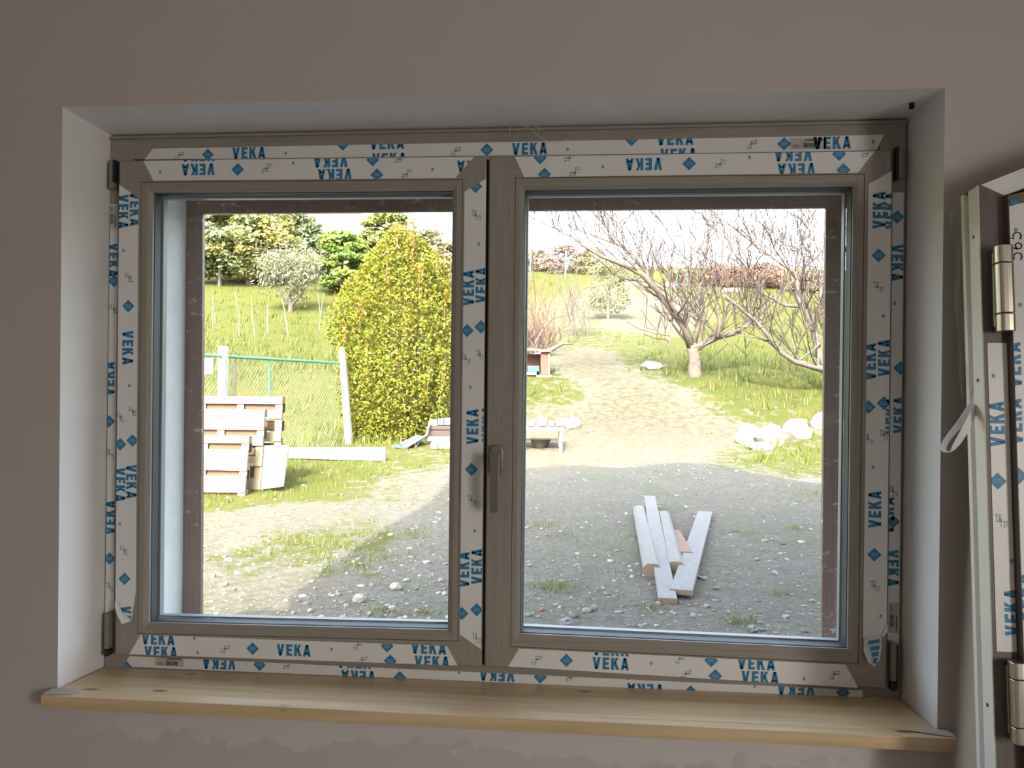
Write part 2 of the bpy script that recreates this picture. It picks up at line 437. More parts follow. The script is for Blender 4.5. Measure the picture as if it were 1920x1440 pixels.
# ------------------------------------------------------------------ mesh helpers
class MB:
    def __init__(self): self.v = []; self.f = []; self.m = []; self.c = []
    def poly(self, pts, mi=0):
        i = len(self.v); self.v.extend([tuple(p) for p in pts]); self.f.append(tuple(range(i, i+len(pts)))); self.m.append(mi)
    def prism(self, pts, off, mi=0, mside=None):
        """polygon pts swept by vector off"""
        n = len(pts); i = len(self.v); off = Vector(off)
        self.v.extend([tuple(p) for p in pts]); self.v.extend([tuple(Vector(p)+off) for p in pts])
        self.f.append(tuple(range(i+n-1, i-1, -1))); self.m.append(mi)
        self.f.append(tuple(range(i+n, i+2*n))); self.m.append(mi)
        ms = mi if mside is None else mside
        for k in range(n):
            j = (k+1) % n
            self.f.append((i+k, i+j, i+n+j, i+n+k)); self.m.append(ms)
    def box(self, lo, hi, mi=0):
        x0, y0, z0 = lo; x1, y1, z1 = hi
        self.prism([(x0, y0, z0), (x1, y0, z0), (x1, y1, z0), (x0, y1, z0)], (0, 0, z1-z0), mi)
    def loft(self, loops, mi=0, closed=False, cap=(False, False)):
        """loops of equal length joined in turn"""
        n = len(loops[0]); base = len(self.v)
        for L in loops: self.v.extend([tuple(p) for p in L])
        K = len(loops)
        for a in range(K if closed else K-1):
            b2 = (a+1) % K
            mm = mi[a] if isinstance(mi, (list, tuple)) else mi
            for k in range(n):
                j = (k+1) % n
                self.f.append((base+a*n+k, base+a*n+j, base+b2*n+j, base+b2*n+k))
                self.m.append(mm[k] if isinstance(mm, (list, tuple)) else mm)
        if cap[0]: self.f.append(tuple(range(base+n-1, base-1, -1))); self.m.append(mi if isinstance(mi, int) else 0)
        if cap[1]: self.f.append(tuple(range(base+(K-1)*n, base+K*n))); self.m.append(mi if isinstance(mi, int) else 0)
    def tube(self, path, rad, sides=6, mi=0, cap=True):
        loops = []
        path = [Vector(p) for p in path]
        if not isinstance(rad, (list, tuple)): rad = [rad]*len(path)
        up = None
        for i, p in enumerate(path):
            t = (path[min(i+1, len(path)-1)] - path[max(i-1, 0)])
            if t.length < 1e-9: t = Vector((0, 0, 1))
            t.normalize()
            if up is None:
                up = t.cross(Vector((0.31, 0.77, 0.56)))
                if up.length < 1e-3: up = t.cross(Vector((1, 0, 0)))
            up = (up - t*up.dot(t)).normalized()
            w = t.cross(up)
            loops.append([p + (up*math.cos(2*math.pi*k/sides) + w*math.sin(2*math.pi*k/sides))*rad[i] for k in range(sides)])
        self.loft(loops, mi, cap=(cap, cap))
    def build(self, name, mats, parent=None, smooth=False, bevel=0.0, loc=None):
        me = bpy.data.meshes.new(name)
        me.from_pydata(self.v, [], self.f)
        for mm in (mats if isinstance(mats, (list, tuple)) else [mats]): me.materials.append(MATS[mm])
        me.polygons.foreach_set('material_index', self.m)
        if smooth: me.polygons.foreach_set('use_smooth', [True]*len(me.polygons))
        bm = bmesh.new(); bm.from_mesh(me)
        bmesh.ops.remove_doubles(bm, verts=bm.verts, dist=1e-6)
        bmesh.ops.recalc_face_normals(bm, faces=bm.faces)
        bm.to_mesh(me); bm.free()
        me.update()
        o = bpy.data.objects.new(name, me); COL.objects.link(o)
        if parent is not None: setparent(o, parent)
        if bevel > 0:
            b = o.modifiers.new('bevel', 'BEVEL'); b.width = bevel; b.segments = 2; b.limit_method = 'ANGLE'; b.angle_limit = 0.6
        return o
BASE = {}
def setparent(o, p):
    o.parent = p
    o.matrix_parent_inverse = BASE.get(p.name, Matrix.Identity(4)).inverted()
def thing(name, label, cat, loc=(0, 0, 0), group=None):
    o = bpy.data.objects.new(name, None); COL.objects.link(o)
    o.empty_display_size = 0.1
    o.location = loc
    BASE[o.name] = Matrix.Translation(Vector(loc))
    return tag(o, label, cat, group)
def tag(o, label=None, cat=None, group=None, kind=None):
    if label: o['label'] = label
    if cat: o['category'] = cat
    if group: o['group'] = group
    if kind: o['kind'] = kind
    return o
def fast_mesh(name, V, F, cols, matn, parent=None, smooth=False):
    """numpy triangles/quads with a colour for each face"""
    me = bpy.data.meshes.new(name)
    nv, nf, k = len(V), len(F), F.shape[1]
    me.vertices.add(nv); me.vertices.foreach_set('co', np.asarray(V, np.float32).ravel())
    me.loops.add(nf*k); me.loops.foreach_set('vertex_index', np.asarray(F, np.int32).ravel())
    me.polygons.add(nf); me.polygons.foreach_set('loop_start', np.arange(0, nf*k, k, dtype=np.int32))
    me.polygons.foreach_set('loop_total', np.full(nf, k, np.int32))
    if smooth: me.polygons.foreach_set('use_smooth', np.ones(nf, bool))
    me.update(calc_edges=True)
    if cols is not None:
        a = me.attributes.new('col', 'FLOAT_COLOR', 'FACE')
        c4 = np.ones((nf, 4), np.float32); c4[:, :3] = cols
        a.data.foreach_set('color', c4.ravel())
    me.materials.append(MATS[matn])
    o = bpy.data.objects.new(name, me); COL.objects.link(o)
    if parent is not None: setparent(o, parent)
    return o
def structure(o, label=None):
    o['kind'] = 'structure'
    if label: o['label'] = label
    return o
# ================================================================== the room
D = 0.160            # depth of the frame behind the inner wall face
YS = 0.142           # face of the sashes
YG = 0.180           # glass
YE = 0.520           # outer wall face
FLOOR, CEIL = -0.95, 1.85
XL, XR, YB = -1.35, 3.2, -4.2
def rect(px4, Y): return [at(px, py, Y) for px, py in px4]
OPEN0 = rect([(117, 200), (1772, 165), (1757, 1372), (108, 1294)], 0.0)
OPEN1 = rect([(207, 253), (1704, 222), (1690, 1314), (193, 1256)], D)
for L in (OPEN0, OPEN1):      # run the opening on below the sill board
    L[2] = L[2] - Vector((0, 0, 0.02)); L[3] = L[3] - Vector((0, 0, 0.02))
OPEN2 = [Vector((-0.0, YE, 1.20)), Vector((1.78, YE, 1.20)), Vector((1.78, YE, -0.075)), Vector((0, YE, -0.075))]
w = MB()
big0 = [Vector((XL, 0, CEIL)), Vector((XR, 0, CEIL)), Vector((XR, 0, FLOOR)), Vector((XL, 0, FLOOR))]
big1 = [Vector((p.x, YE, p.z)) for p in big0]
big1[0].z = big1[1].z = 3.0
big1[2].z = big1[3].z = -1.3
OPEN1b = [Vector((p.x, 0.235, p.z)) for p in OPEN1]
w.loft([big0, OPEN0], 0)
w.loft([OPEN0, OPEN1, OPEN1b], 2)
w.loft([OPEN1b, OPEN2, big1], 1)
wf = structure(w.build('wall_front', ['wall_paint', 'render_white', 'reveal_brightened']))
def shell(name, lo, hi, m):
    b = MB(); b.box(lo, hi); return structure(b.build(name, m))
shell('floor', (XL, YB, FLOOR-0.2), (XR, 0.0, FLOOR), 'screed')
shell('ceiling', (XL, YB, CEIL), (XR, 0.0, CEIL+0.2), 'ceiling_paint')
def wall_with_hole(name, axis, pos, th, a0, a1, hole):
    """wall across axis at pos; hole (h0,h1,z0,z1)"""
    b = MB()
    h0, h1, z0, z1 = hole
    for (p0, p1, q0, q1) in ((a0, h0, FLOOR, CEIL), (h1, a1, FLOOR, CEIL), (h0, h1, FLOOR, z0), (h0, h1, z1, CEIL)):
        if p1-p0 < 1e-4 or q1-q0 < 1e-4: continue
        if axis == 'x': b.box((pos, p0, q0), (pos+th, p1, q1))
        else: b.box((p0, pos, q0), (p1, pos+th, q1))
    return structure(b.build(name, 'wall_paint'))
wall_with_hole('wall_right', 'x', XR, 0.25, YB, 0.0, (-3.0, -2.0, 0.05, 1.05))  # opening put into the unseen wall for the fill lamp
shell('wall_back', (XL-0.25, YB-0.25, FLOOR), (XR+0.25, YB, CEIL), 'wall_paint')
shell('wall_left', (XL-0.25, YB-0.25, FLOOR), (XL, YE, CEIL), 'wall_paint')

# ------------------------------------------------------------------ sill board
s = MB()
bl = at(193, 1250.5, D-0.0012); br = at(1690, 1309.5, D-0.0012)
cl, cr = at(108, 1290, 0), at(1757, 1368, 0)
hl, hr = at(101, 1290.5, -0.0005), at(1771, 1369.5, -0.0005)
OV = -0.040
fl, frr = at(76, 1304, OV), at(1795, 1386, OV)
TH = Vector((0, 0, -0.026))
bl.x += 0.004; cl.x += 0.004; br.x -= 0.004; cr.x -= 0.004
cl.y = cr.y = hl.y = hr.y = -0.0012
top = [bl, br, cr, hr, frr, fl, hl, cl]
s.prism(top, TH)
sill = s.build('window_sill', 'pine', bevel=0.0016)
tag(sill, 'knotty pine board laid as window sill below the taped window', 'window sill')
# smear of filler on its ends
def smear(name, pts, label):
    b = MB()
    b.prism(pts, (0, 0, 0.0012))
    return b.build(name, 'wall_paint', sill)
zf = fl.z+0.0005
smear('filler_smear', [Vector((fl.x, fl.y+0.004, zf)), Vector((fl.x+0.055, fl.y+0.010, zf)), Vector((fl.x+0.068, fl.y+0.024, zf)), Vector((hl.x+0.03, -0.003, zf)), Vector((hl.x, -0.003, zf))], None)
zf = frr.z+0.0005
smear('filler_smear', [Vector((frr.x, frr.y+0.006, zf)), Vector((frr.x, -0.003, zf)), Vector((cr.x-0.03, -0.003, zf)), Vector((cr.x-0.055, -0.014, zf))], None)

# ------------------------------------------------------------------ the window
PXF = [(205, 254), (1703, 223), (1690, 1309), (193, 1250)]
fo = rect(PXF, D)
for i in (0, 1): fo[i].z -= 0.001
for i in (2, 3): fo[i].z -= 0.022

for i in (0, 3): fo[i].x += 0.003
for i in (1, 2): fo[i].x -= 0.003
def off(L, Y): return [Vector((p.x, Y, p.z)) for p in L]
def inset(L, d):
    c = sum((p for p in L), Vector())/4
    return [Vector((p.x + (d if p.x < c.x else -d), p.y, p.z + (d if p.z < c.z else -d))) for p in L]
HV = [0, 1, 0, 1]       # head, jamb, foot, jamb: grain direction
frame_in = inset(fo, 0.055)
for i in (2, 3): frame_in[i].z += 0.022
fm = MB()
fm.loft([off(fo, 0.232), off(fo, D+0.002), inset(off(fo, D), 0.002), off(frame_in, D), off(frame_in, 0.232)], [HV]*5, closed=True)
win = structure(fm.build('window_1', ['foil_h', 'foil_v']), 'brown wood-grain two-sash window still wearing its printed protective film')
# ridge along the frame head
hd = MB()
p0, p1 = at(209, 262, D), at(1700, 232, D)
hd.prism([Vector((p0.x, D-0.006, p0.z)), Vector((p1.x, D-0.006, p1.z)), Vector((p1.x, D-0.006, p1.z+0.006)), Vector((p0.x, D-0.006, p0.z+0.006))], (0, 0.005, 0))
hd.build('head_batten', 'foil_h', win)

def sash(outer, groove, cham, inner, name):
    o = rect(outer, YS); g = rect(groove, YS); c = rect(cham, YS+0.001); i = rect(inner, YS+0.007)
    b = MB()
    b.loft([off(o, 0.20), off(o, YS+0.003), inset(o, 0.003), g, off(g, YS+0.0025), off(g, 0.20)], [HV]*6, closed=True)
    sh = b.build(name, ['foil_h', 'foil_v'], win)
    b = MB()
    g2 = inset(g, 0.0012)
    b.loft([off(g2, 0.19), off(g2, YS+0.001), c, i, off(i, YS+0.014), off(i, 0.19)], [HV]*6, closed=True)
    b.build('glazing_bead', ['foil_h', 'foil_v'], sh)
    b = MB()
    i2 = inset(i, 0.0012)
    b.loft([off(i, YS+0.0145), inset(off(i, YS+0.0142), 0.0015), inset(off(i, YG-0.002), 0.0028), off(i, YG-0.002)], 0)
    b.build('gasket', 'gasket', sh)
    b = MB()
    i3 = inset(i, 0.002)
    b.loft([off(i3, YG+0.005), inset(off(i3, YG+0.005), 0.004), inset(off(i3, YG+0.022), 0.004), off(i3, YG+0.022)], 0, closed=True)
    b.build('spacer_bar', 'spacer', sh)
    b = MB()
    for y in (YG, YG+0.024):
        L = off(inset(i, -0.008), y)
        b.prism(L, (0, 0.0004, 0))
    # single faces only: one pane inside, one outside
    b = MB()
    b.poly(off(inset(i, -0.006), YG))
    b.build('glass_pane', 'glass', sh)
    b = MB(); b.poly(off(inset(i, -0.006), YG+0.026)); b.build('glass_pane', 'glass', sh)
    return sh
S1 = sash([(223, 301), (912, 293), (903, 1250), (215, 1228)], [(264, 341), (868, 336), (859, 1203), (257, 1188)],
          [(277, 353), (857, 348), (848, 1190), (269, 1176)], [(287, 361), (849, 357), (840, 1181), (279, 1167)], 'sash')
S2 = sash([(917, 293), (1672, 281), (1662, 1292), (908, 1250)], [(966, 333), (1622, 326), (1610, 1245), (957, 1213)],
          [(976, 348), (1608, 341), (1598, 1228), (966, 1199)], [(984, 356), (1600, 349), (1589, 1217), (974, 1188)], 'sash')
g = MB()
a, b_, c, d = at(911, 296, YS), at(918, 296, YS), at(909, 1248, YS), at(902, 1248, YS)
g.prism([Vector((p.x, YS+0.012, p.z)) for p in (a, b_, c, d)], (0, 0.03, 0))
g.build('meeting_seal', 'rebate_dark', win)

# ------------------------------------------------------------------ printed film
LET = {   # convex pieces of each letter, height 1
    'V': [[(0, 1), (.26, 1), (.40, .0), (.20, 0)], [(.22, 0), (.46, 0), (.68, 1), (.43, 1)], ],
    'E': [[(0, 0), (.25, 0), (.25, 1), (0, 1)], [(.25, 0), (.55, 0), (.55, .22), (.25, .22)], [(.25, .39), (.50, .39), (.50, .61), (.25, .61)], [(.25, .78), (.55, .78), (.55, 1), (.25, 1)]],
    'K': [[(0, 0), (.25, 0), (.25, 1), (0, 1)], [(.25, .66), (.25, .34), (.62, 1), (.36, 1)], [(.26, .50), (.40, .72), (.67, 0), (.39, 0)]],
    'A': [[(0, 0), (.23, 0), (.44, 1), (.22, 1)], [(.24, 1), (.47, 1), (.68, 0), (.44, 0)], [(.16, .16), (.52, .16), (.50, .36), (.18, .36)]],
}
def veka():
    out = []; x = 0
    for ch, wd in zip('VEKA', (.68, .55, .67, .68)):
        for pc in LET[ch]: out.append(([(x+u, v) for u, v in pc], 1))
        x += wd + (.15 if ch != 'K' else .11)
    x -= .15
    return [([(u-x/2, v-.5) for u, v in pc], m) for pc, m in out]
VEKA = veka()
def dia():
    r = .56
    out = [([(0, r), (-r, 0), (0, -r), (r, 0)], 1)]
    for k, hw in ((.11, .26), (-.11, .26)): out.append(([(-hw, k-.028), (hw, k-.028), (hw, k+.028), (-hw, k+.028)], 2))
    for k in range(4): out.append(([(-.24+k*.14, -.07), (-.17+k*.14, -.07), (-.17+k*.14, .07), (-.24+k*.14, .07)], 2))
    return out
DIA = dia()
def icon():
    out = []
    def bar(x0, y0, x1, y1, m=3): out.append(([(x0, y0), (x1, y0), (x1, y1), (x0, y1)], m))
    bar(-.5, -.28, -.1, -.22); bar(-.42, -.42, -.05, -.37); bar(-.12, -.42, -.07, .25); bar(-.1, .2, .45, .25)
    bar(.0, .02, .34, .07); bar(.3, -.12, .35, .4); out.append(([(-.2, .0), (.05, -.13), (.05, .13)], 2)); bar(.04, -.04, .22, .04, 2); bar(-.46, -.06, -.2, -.02)
    return out
ICON = icon()
DOT = [([(.13*math.cos(k*math.pi/4), .16*math.sin(k*math.pi/4)) for k in range(8)], 3)]
def cliphalf(poly, a, b):
    """keep the part left of a->b (2D)"""
    out = []
    n = len(poly)
    def side(p): return (b[0]-a[0])*(p[1]-a[1]) - (b[1]-a[1])*(p[0]-a[0])
    for i in range(n):
        p, q = poly[i], poly[(i+1) % n]
        sp, sq = side(p), side(q)
        if sp >= 0: out.append(p)
        if (sp >= 0) != (sq >= 0):
            t = sp/(sp-sq)
            out.append((p[0]+(q[0]-p[0])*t, p[1]+(q[1]-p[1])*t))
    return out
def area2(P): return sum(P[i][0]*P[(i+1) % len(P)][1]-P[(i+1) % len(P)][0]*P[i][1] for i in range(len(P)))/2
LH = 0.0262
def film(name, polypx, Y, items, parent, frame=None, lh=LH, th=0.0006):
    """sheet with printing. frame: (origin, ex, ez, n) of a plane; default the plane y=Y"""
    if frame is None:
        O, ex, ez, nn = Vector((0, Y, 0)), Vector((1, 0, 0)), Vector((0, 0, 1)), Vector((0, -1, 0))
        tw = lambda px, py: (lambda p: (p.x, p.z))(at(px, py, Y))
    else:
        O, ex, ez, nn = frame
        def tw(px, py):
            dd = ray(px, py); t = (O-CAM).dot(nn)/dd.dot(nn); p = CAM+dd*t-O
            return (p.dot(ex), p.dot(ez))
    P = [tw(*q) for q in polypx]
    if area2(P) < 0: P.reverse()
    W3 = lambda uv, h: O + ex*uv[0] + ez*uv[1] + nn*h
    b = MB()
    b.prism([W3(p, 0.0003) for p in P], nn*th, 0)
    for it in items:
        kind, px, py, ang = it[:4]
        sc = it[4] if len(it) > 4 else 1.0
        cx, cy = tw(px, py)
        ca, sa = math.cos(math.radians(ang)), math.sin(math.radians(ang))
        k = lh*sc
        for pc, m in {'V': VEKA, 'D': DIA, 'I': ICON, 'O': DOT, 'L': LABEL}[kind]:
            q = [(cx+(u*ca-v*sa)*k, cy+(u*sa+v*ca)*k) for u, v in pc]
            for i in range(len(P)):
                if len(q) < 3: break
                q = cliphalf(q, P[i], P[(i+1) % len(P)])
            if len(q) < 3: continue
            if abs(area2(q)) < 1e-8: continue
            if area2(q) < 0: q.reverse()
            b.poly([W3(p, 0.0003+th+(0.00016 if m in (1, 4) else 0.00026 if m != 5 else 0.0005)) for p in q], {5: 5}.get(m, m))
    o = b.build(name, ['film', 'ink_blue', 'ink_pale', 'ink_grey', 'sticker', 'ink_black'], parent)
    return o
def label_():
    out = [([(-1.45, -.48), (1.45, -.48), (1.45, .48), (-1.45, .48)], 4)]
    rg = random.Random(3)
    def bar(x0, y0, x1, y1): out.append(([(x0, y0), (x1, y0), (x1, y1), (x0, y1)], 5))
    x = -.35
    while x < .85:
        wd = rg.choice((.025, .04, .07)); bar(x, -.36, x+wd, .02); x += wd+rg.choice((.03, .05))
    x = -.2
    while x < 1.2: wd = rg.choice((.06, .09)); bar(x, .2, x+wd, .33); x += wd+.035
    bar(-1.2, -.3, -.55, -.25); bar(-1.2, -.15, -.7, -.11); bar(-.6, .1, .6, .12)
    return out
LABEL = label_()
FF = D       # film on the fixed frame
film('protective_film', [(287, 279), (1657, 253), (1643, 282), (1300, 287.5), (271, 299.5)], D,
     [('I', 338, 291, 0), ('D', 390, 290, 0, .95), ('V', 467, 287, 0), ('O', 536, 288, 0), ('D', 643, 271, 0), ('V', 726, 269, 0), ('V', 730, 298, 0),
      ('I', 855, 283, 0), ('D', 913, 281, 0), ('V', 993, 279, 0), ('O', 1064, 280, 0), ('D', 1184, 262, 0), ('V', 1266, 261, 0), ('V', 1272, 290, 0),
      ('I', 1410, 270, 0), ('D', 1470, 270, 0), ('V', 1560, 268, 0), ('L', 1514, 269, 0), ('O', 1637, 266, 0)], win)
film('protective_film', [(269, 301.5), (889, 294.5), (853, 334), (288, 339)], YS,
     [('V', 372, 292, 180), ('V', 372, 318, 180), ('D', 446, 318, 0), ('I', 500, 316, 180), ('V', 620, 303, 180), ('V', 628, 328, 180), ('O', 550, 306, 0), ('D', 699, 300, 0), ('I', 750, 299, 180),
      ('D', 707, 328, 0), ('I', 762, 327, 180), ('O', 811, 318, 0), ('V', 890, 312, 180), ('O', 301, 323, 0)], S1)
film('protective_film', [(965, 294), (1640, 284), (1608, 324), (983, 332.5)], YS,
     [('D', 1013, 296, 0), ('I', 1067, 296, 180), ('D', 1021, 327, 0), ('I', 1077, 324, 180), ('O', 1130, 313, 0), ('V', 1207, 308, 180), ('D', 1292, 307, 0), ('I', 1350, 308, 180),
      ('O', 1405, 295, 0), ('V', 1487, 291, 180), ('V', 1493, 318, 180), ('D', 1573, 289, 0), ('D', 1581, 319, 0), ('I', 1625, 288, 180)], S2)
film('protective_film', [(224, 346), (260, 372), (255, 1110), (247, 1160), (232, 1150), (217, 1118)], YS,
     [('V', 231, 397, -90), ('V', 254, 392, -90), ('O', 232, 470, 0), ('I', 243, 521, -90), ('D', 241, 574, 0), ('V', 240, 652, -90), ('O', 243, 723, 0), ('I', 226, 782, -90), ('I', 250, 772, -90),
      ('D', 226, 833, 0), ('D', 249, 826, 0), ('V', 225, 909, -90), ('V', 247, 903, -90), ('O', 225, 982, 0), ('I', 234, 1032, -90), ('D', 234, 1085, 0), ('V', 236, 1168, -90)], S1)
film('protective_film', [(206.5, 432), (221.5, 432), (213.5, 1142), (197.5, 1150)], D,
     [('V', 213, 488, -90), ('D', 214, 527, 0), ('I', 214, 580, -90), ('V', 205, 710, 90), ('D', 205, 790, 0), ('I', 206, 850, 90), ('V', 207, 970, 90), ('D', 206, 1047, 0), ('I', 206, 1100, 90)], win)
film('barcode_sticker', [(206.5, 383), (221.5, 383), (221, 431), (206.5, 431)], D-0.0004, [('L', 213, 407, -90, .72)], win)
film('protective_film', [(871, 360), (911.5, 335), (902, 1217), (862, 1189)], YS,
     [('D', 892, 350, 0), ('I', 892, 403, 90), ('O', 898, 458, 0), ('V', 878, 540, 90), ('V', 903, 535, 90), ('D', 876, 620, 0), ('D', 902, 613, 0), ('I', 873, 672, 90), ('I', 900, 665, 90), ('O', 882, 726, 0),
      ('V', 886, 800, 90), ('V', 915, 795, 90), ('D', 884, 880, 0), ('I', 884, 937, 90), ('O', 890, 995, 0), ('V', 869, 1068, 90), ('V', 895, 1062, 90), ('D', 866, 1150, 0), ('D', 894, 1143, 0), ('I', 893, 1195, 90)], S1)
film('protective_film', [(1628.5, 345), (1671.5, 321), (1662, 1170), (1650, 1192), (1618, 1196)], YS,
     [('V', 1648, 394, 90), ('D', 1647, 479, 0), ('I', 1645, 537, 90), ('O', 1656, 593, 0), ('V', 1630, 678, 90), ('V', 1658, 671, 90), ('D', 1628, 763, 0), ('D', 1657, 756, 0), ('I', 1627, 822, 90), ('I', 1657, 815, 90),
      ('O', 1637, 876, 0), ('V', 1640, 955, 90), ('D', 1639, 1040, 0), ('I', 1640, 1098, 90), ('O', 1651, 1155, 0), ('V', 1672, 395, 90), ('V', 1672, 780, 90)], S2)
film('protective_film', [(1673.5, 361), (1694.5, 361), (1685, 1207), (1664, 1200)], D,
     [('D', 1682, 407, 0), ('V', 1681, 493, -90), ('O', 1677, 569, 0), ('D', 1688, 690, 0), ('V', 1687, 778, 90), ('I', 1674, 920, 90), ('V', 1664, 966, 90), ('D', 1674, 978, 0), ('V', 1673, 1065, -90), ('L', 1675, 1158, -90, .85)], win)
film('protective_film', [(264, 1190), (838, 1211), (858, 1247.5), (243, 1226.5)], YS,
     [('V', 297, 1198, 0), ('V', 302, 1223, 0), ('O', 365, 1196, 0), ('O', 371, 1223, 0), ('I', 423, 1216, 0), ('D', 474, 1216, 0), ('V', 551, 1219, 0), ('O', 622, 1217, 0), ('I', 672, 1209, 0), ('I', 680, 1237, 0),
      ('D', 726, 1211, 0), ('D', 732, 1239, 0), ('V', 804, 1215, 0), ('V', 810, 1241, 0)], S1)
film('protective_film', [(243, 1230), (1617, 1294), (1617, 1308), (232, 1249.5)], D,
     [('D', 237, 1250, 0), ('L', 318, 1240, 0, .9), ('V', 411, 1244, 180), ('D', 487, 1246, 0), ('I', 540, 1248, 180), ('V', 664, 1242, 180), ('V', 672, 1268, 180), ('D', 750, 1270, 0), ('D', 748, 1243, 0), ('O', 861, 1260, 0), ('V', 932, 1266, 180),
      ('D', 1013, 1269, 0), ('I', 1070, 1270, 180), ('V', 1203, 1264, 180), ('V', 1210, 1293, 180), ('D', 1295, 1297, 0), ('O', 1415, 1286, 0), ('V', 1492, 1292, 180), ('D', 1580, 1298, 0)], win)
film('protective_film', [(973, 1216), (1585, 1246), (1609, 1289.5), (953, 1249.5)], YS,
     [('I', 1007, 1236, 0), ('D', 1062, 1238, 0), ('V', 1145, 1244, 0), ('O', 1221, 1243, 0), ('I', 1275, 1235, 0), ('I', 1287, 1263, 0), ('D', 1333, 1238, 0), ('D', 1341, 1267, 0), ('V', 1418, 1244, 0), ('V', 1425, 1270, 0),
      ('V', 1145, 1218, 0), ('O', 1507, 1272, 0), ('I', 1565, 1264, 0)], S2)
# torn, curled ends of film
def curl(pts_px, Y, outs, items, parent):
    b = MB()
    n = len(pts_px)
    P = [at(px, py, Y) - Vector((0, o_, 0)) for (px, py), o_ in zip(pts_px, outs)]
    c = sum(P, Vector())/n
    for i in range(n): b.poly([c, P[i], P[(i+1) % n]])
    for it in items:
        b.poly([at(px, py, Y)-Vector((0, it[1], 0)) for px, py in it[0]], 1)
    return b.build('film_curl', ['film', 'ink_blue'], parent)
curl([(1619, 1197), (1634, 1192), (1652, 1190), (1649, 1206), (1644, 1232), (1635, 1247), (1622, 1236), (1615, 1216)], YS, [.002, .002, .002, .012, .016, .012, .016, .012],
     [([(1622, 1197), (1644, 1194), (1645, 1200), (1624, 1204)], .015), ([(1625, 1208), (1643, 1205), (1643, 1212), (1626, 1215)], .018), ([(1628, 1219), (1642, 1216), (1641, 1224), (1629, 1226)], .018), ([(1632, 1230), (1640, 1227), (1637, 1240), (1632, 1238)], .017)], S2)
curl([(1652, 1190), (1663, 1168), (1661, 1182), (1655, 1193)], YS, [.002, .003, .008, .006], [], S2)
curl([(218, 1119), (231, 1149), (247, 1160), (248, 1163), (236, 1166), (226, 1152), (219, 1136)], YS, [.002, .002, .002, .010, .016, .012, .008], [], S1)

# hinge arms with caps
def hinge(px0, px1, py0, py1, steel):
    b = MB()
    a, c = at(px0, py0, D), at(px1, py1, D)
    b.box((a.x, D-0.020, c.z), (c.x, D-0.0006, a.z))
    return b.build('hinge_cover', steel, win, bevel=0.002)
hinge(213.5, 220, 305, 345, 'hinge_cap'); hinge(213, 222, 345, 357, 'hinge_cap')
hinge(1679, 1687, 280, 338, 'hinge_cap')
hinge(205, 213, 1146, 1212, 'hinge_cap'); hinge(204, 212, 1213, 1226, 'steel_dark')
hinge(1664, 1674, 1201, 1272, 'hinge_cap'); hinge(1665, 1674, 1274, 1290, 'steel_dark')
for q in ((220.3, 222.6, 303, 345), (1674, 1678, 279, 340), (1674.3, 1677, 1204, 1286)):
    hinge(*q, 'rebate_dark')
# handle on the right sash
def handle():
    r = MB()
    c = at(932, 862, YS)
    L = [Vector((c.x+0.014*math.copysign(abs(math.cos(t))**.5, math.cos(t)), YS-0.0003, c.z+0.033*math.copysign(abs(math.sin(t))**.4, math.sin(t)))) for t in [k*math.pi/12 for k in range(24)]]
    r.prism(L, (0, -0.010, 0))
    ro = r.build('handle_rosette', 'handle_taupe', S2, bevel=0.002)
    r = MB()
    r.tube([(c.x, YS-0.008, c.z+0.006), (c.x, YS-0.042, c.z+0.006)], 0.0085, 12)
    # lever: flat bar going down, slightly bowed
    secs = []
    for t in [k/10 for k in range(11)]:
        z = c.z+0.017 - t*0.125
        y = YS-0.040 - 0.006*math.sin(t*math.pi)
        hw = 0.0105 - 0.002*t
        secs.append([Vector((c.x-hw, y, z)), Vector((c.x+hw, y-0.001, z)), Vector((c.x+hw, y-0.012, z)), Vector((c.x-hw, y-0.010, z))])
    r.loft(secs, 0, cap=(True, True))
    r.build('handle_lever', 'handle_taupe', S2, bevel=0.0015)
handle()
# loose plastic threads over the frame head
def thread(name, pts, label):
    b = MB(); b.tube([at(px, py, Y) for px, py, Y in pts], 0.0007, 5)
    return tag(b.build(name, 'thread'), label, 'thread', None)
thread('thread', [(957, 268, .155), (956, 250, .13), (957, 232, .12), (975, 234, .10), (990, 238, .10), (1004, 250, .11), (1020, 262, .13), (1035, 267, .15), (1052, 266, .157), (1062, 262, .157)], 'long pale plastic thread looping over the film on the frame head')
thread('thread', [(963, 262, .155), (970, 250, .14), (984, 237, .11), (1000, 232, .10), (1008, 240, .11), (1012, 248, .12)], 'short pale plastic thread arching beside the longer one on the frame head')
h = MB(); p = at(1718, 207, 0.05); zz = at(1718, 207, 0.055)
h.tube([(OPEN0[1].x-0.030, 0.075, OPEN0[1].z-0.012), (OPEN0[1].x-0.030, 0.075, OPEN0[1].z+0.0)], 0.005, 8)
setparent(h.build('screw_hole', 'dark_hole'), wf)

# ------------------------------------------------------------------ brown timber frame outside, round the opening
def strip(px4, name, parent=None):
    b = MB()
    P = [at(px, py, YE-0.005) for px, py in px4]
    b.prism(P, (0, 0.014, 0)); return b.build(name, 'brown_outer', parent)
tr = strip([(340, 345), (1590, 315), (1590, 389), (340, 401)], 'trim_1')
structure(tr, 'brown splashed timber frame round the outer window opening')
strip([(344, 401.5), (380, 401.3), (376, 1210), (338, 1210)], 'upright', tr)
strip([(1549, 389.4), (1585, 389.1), (1576, 1250), (1540, 1250)], 'upright', tr)
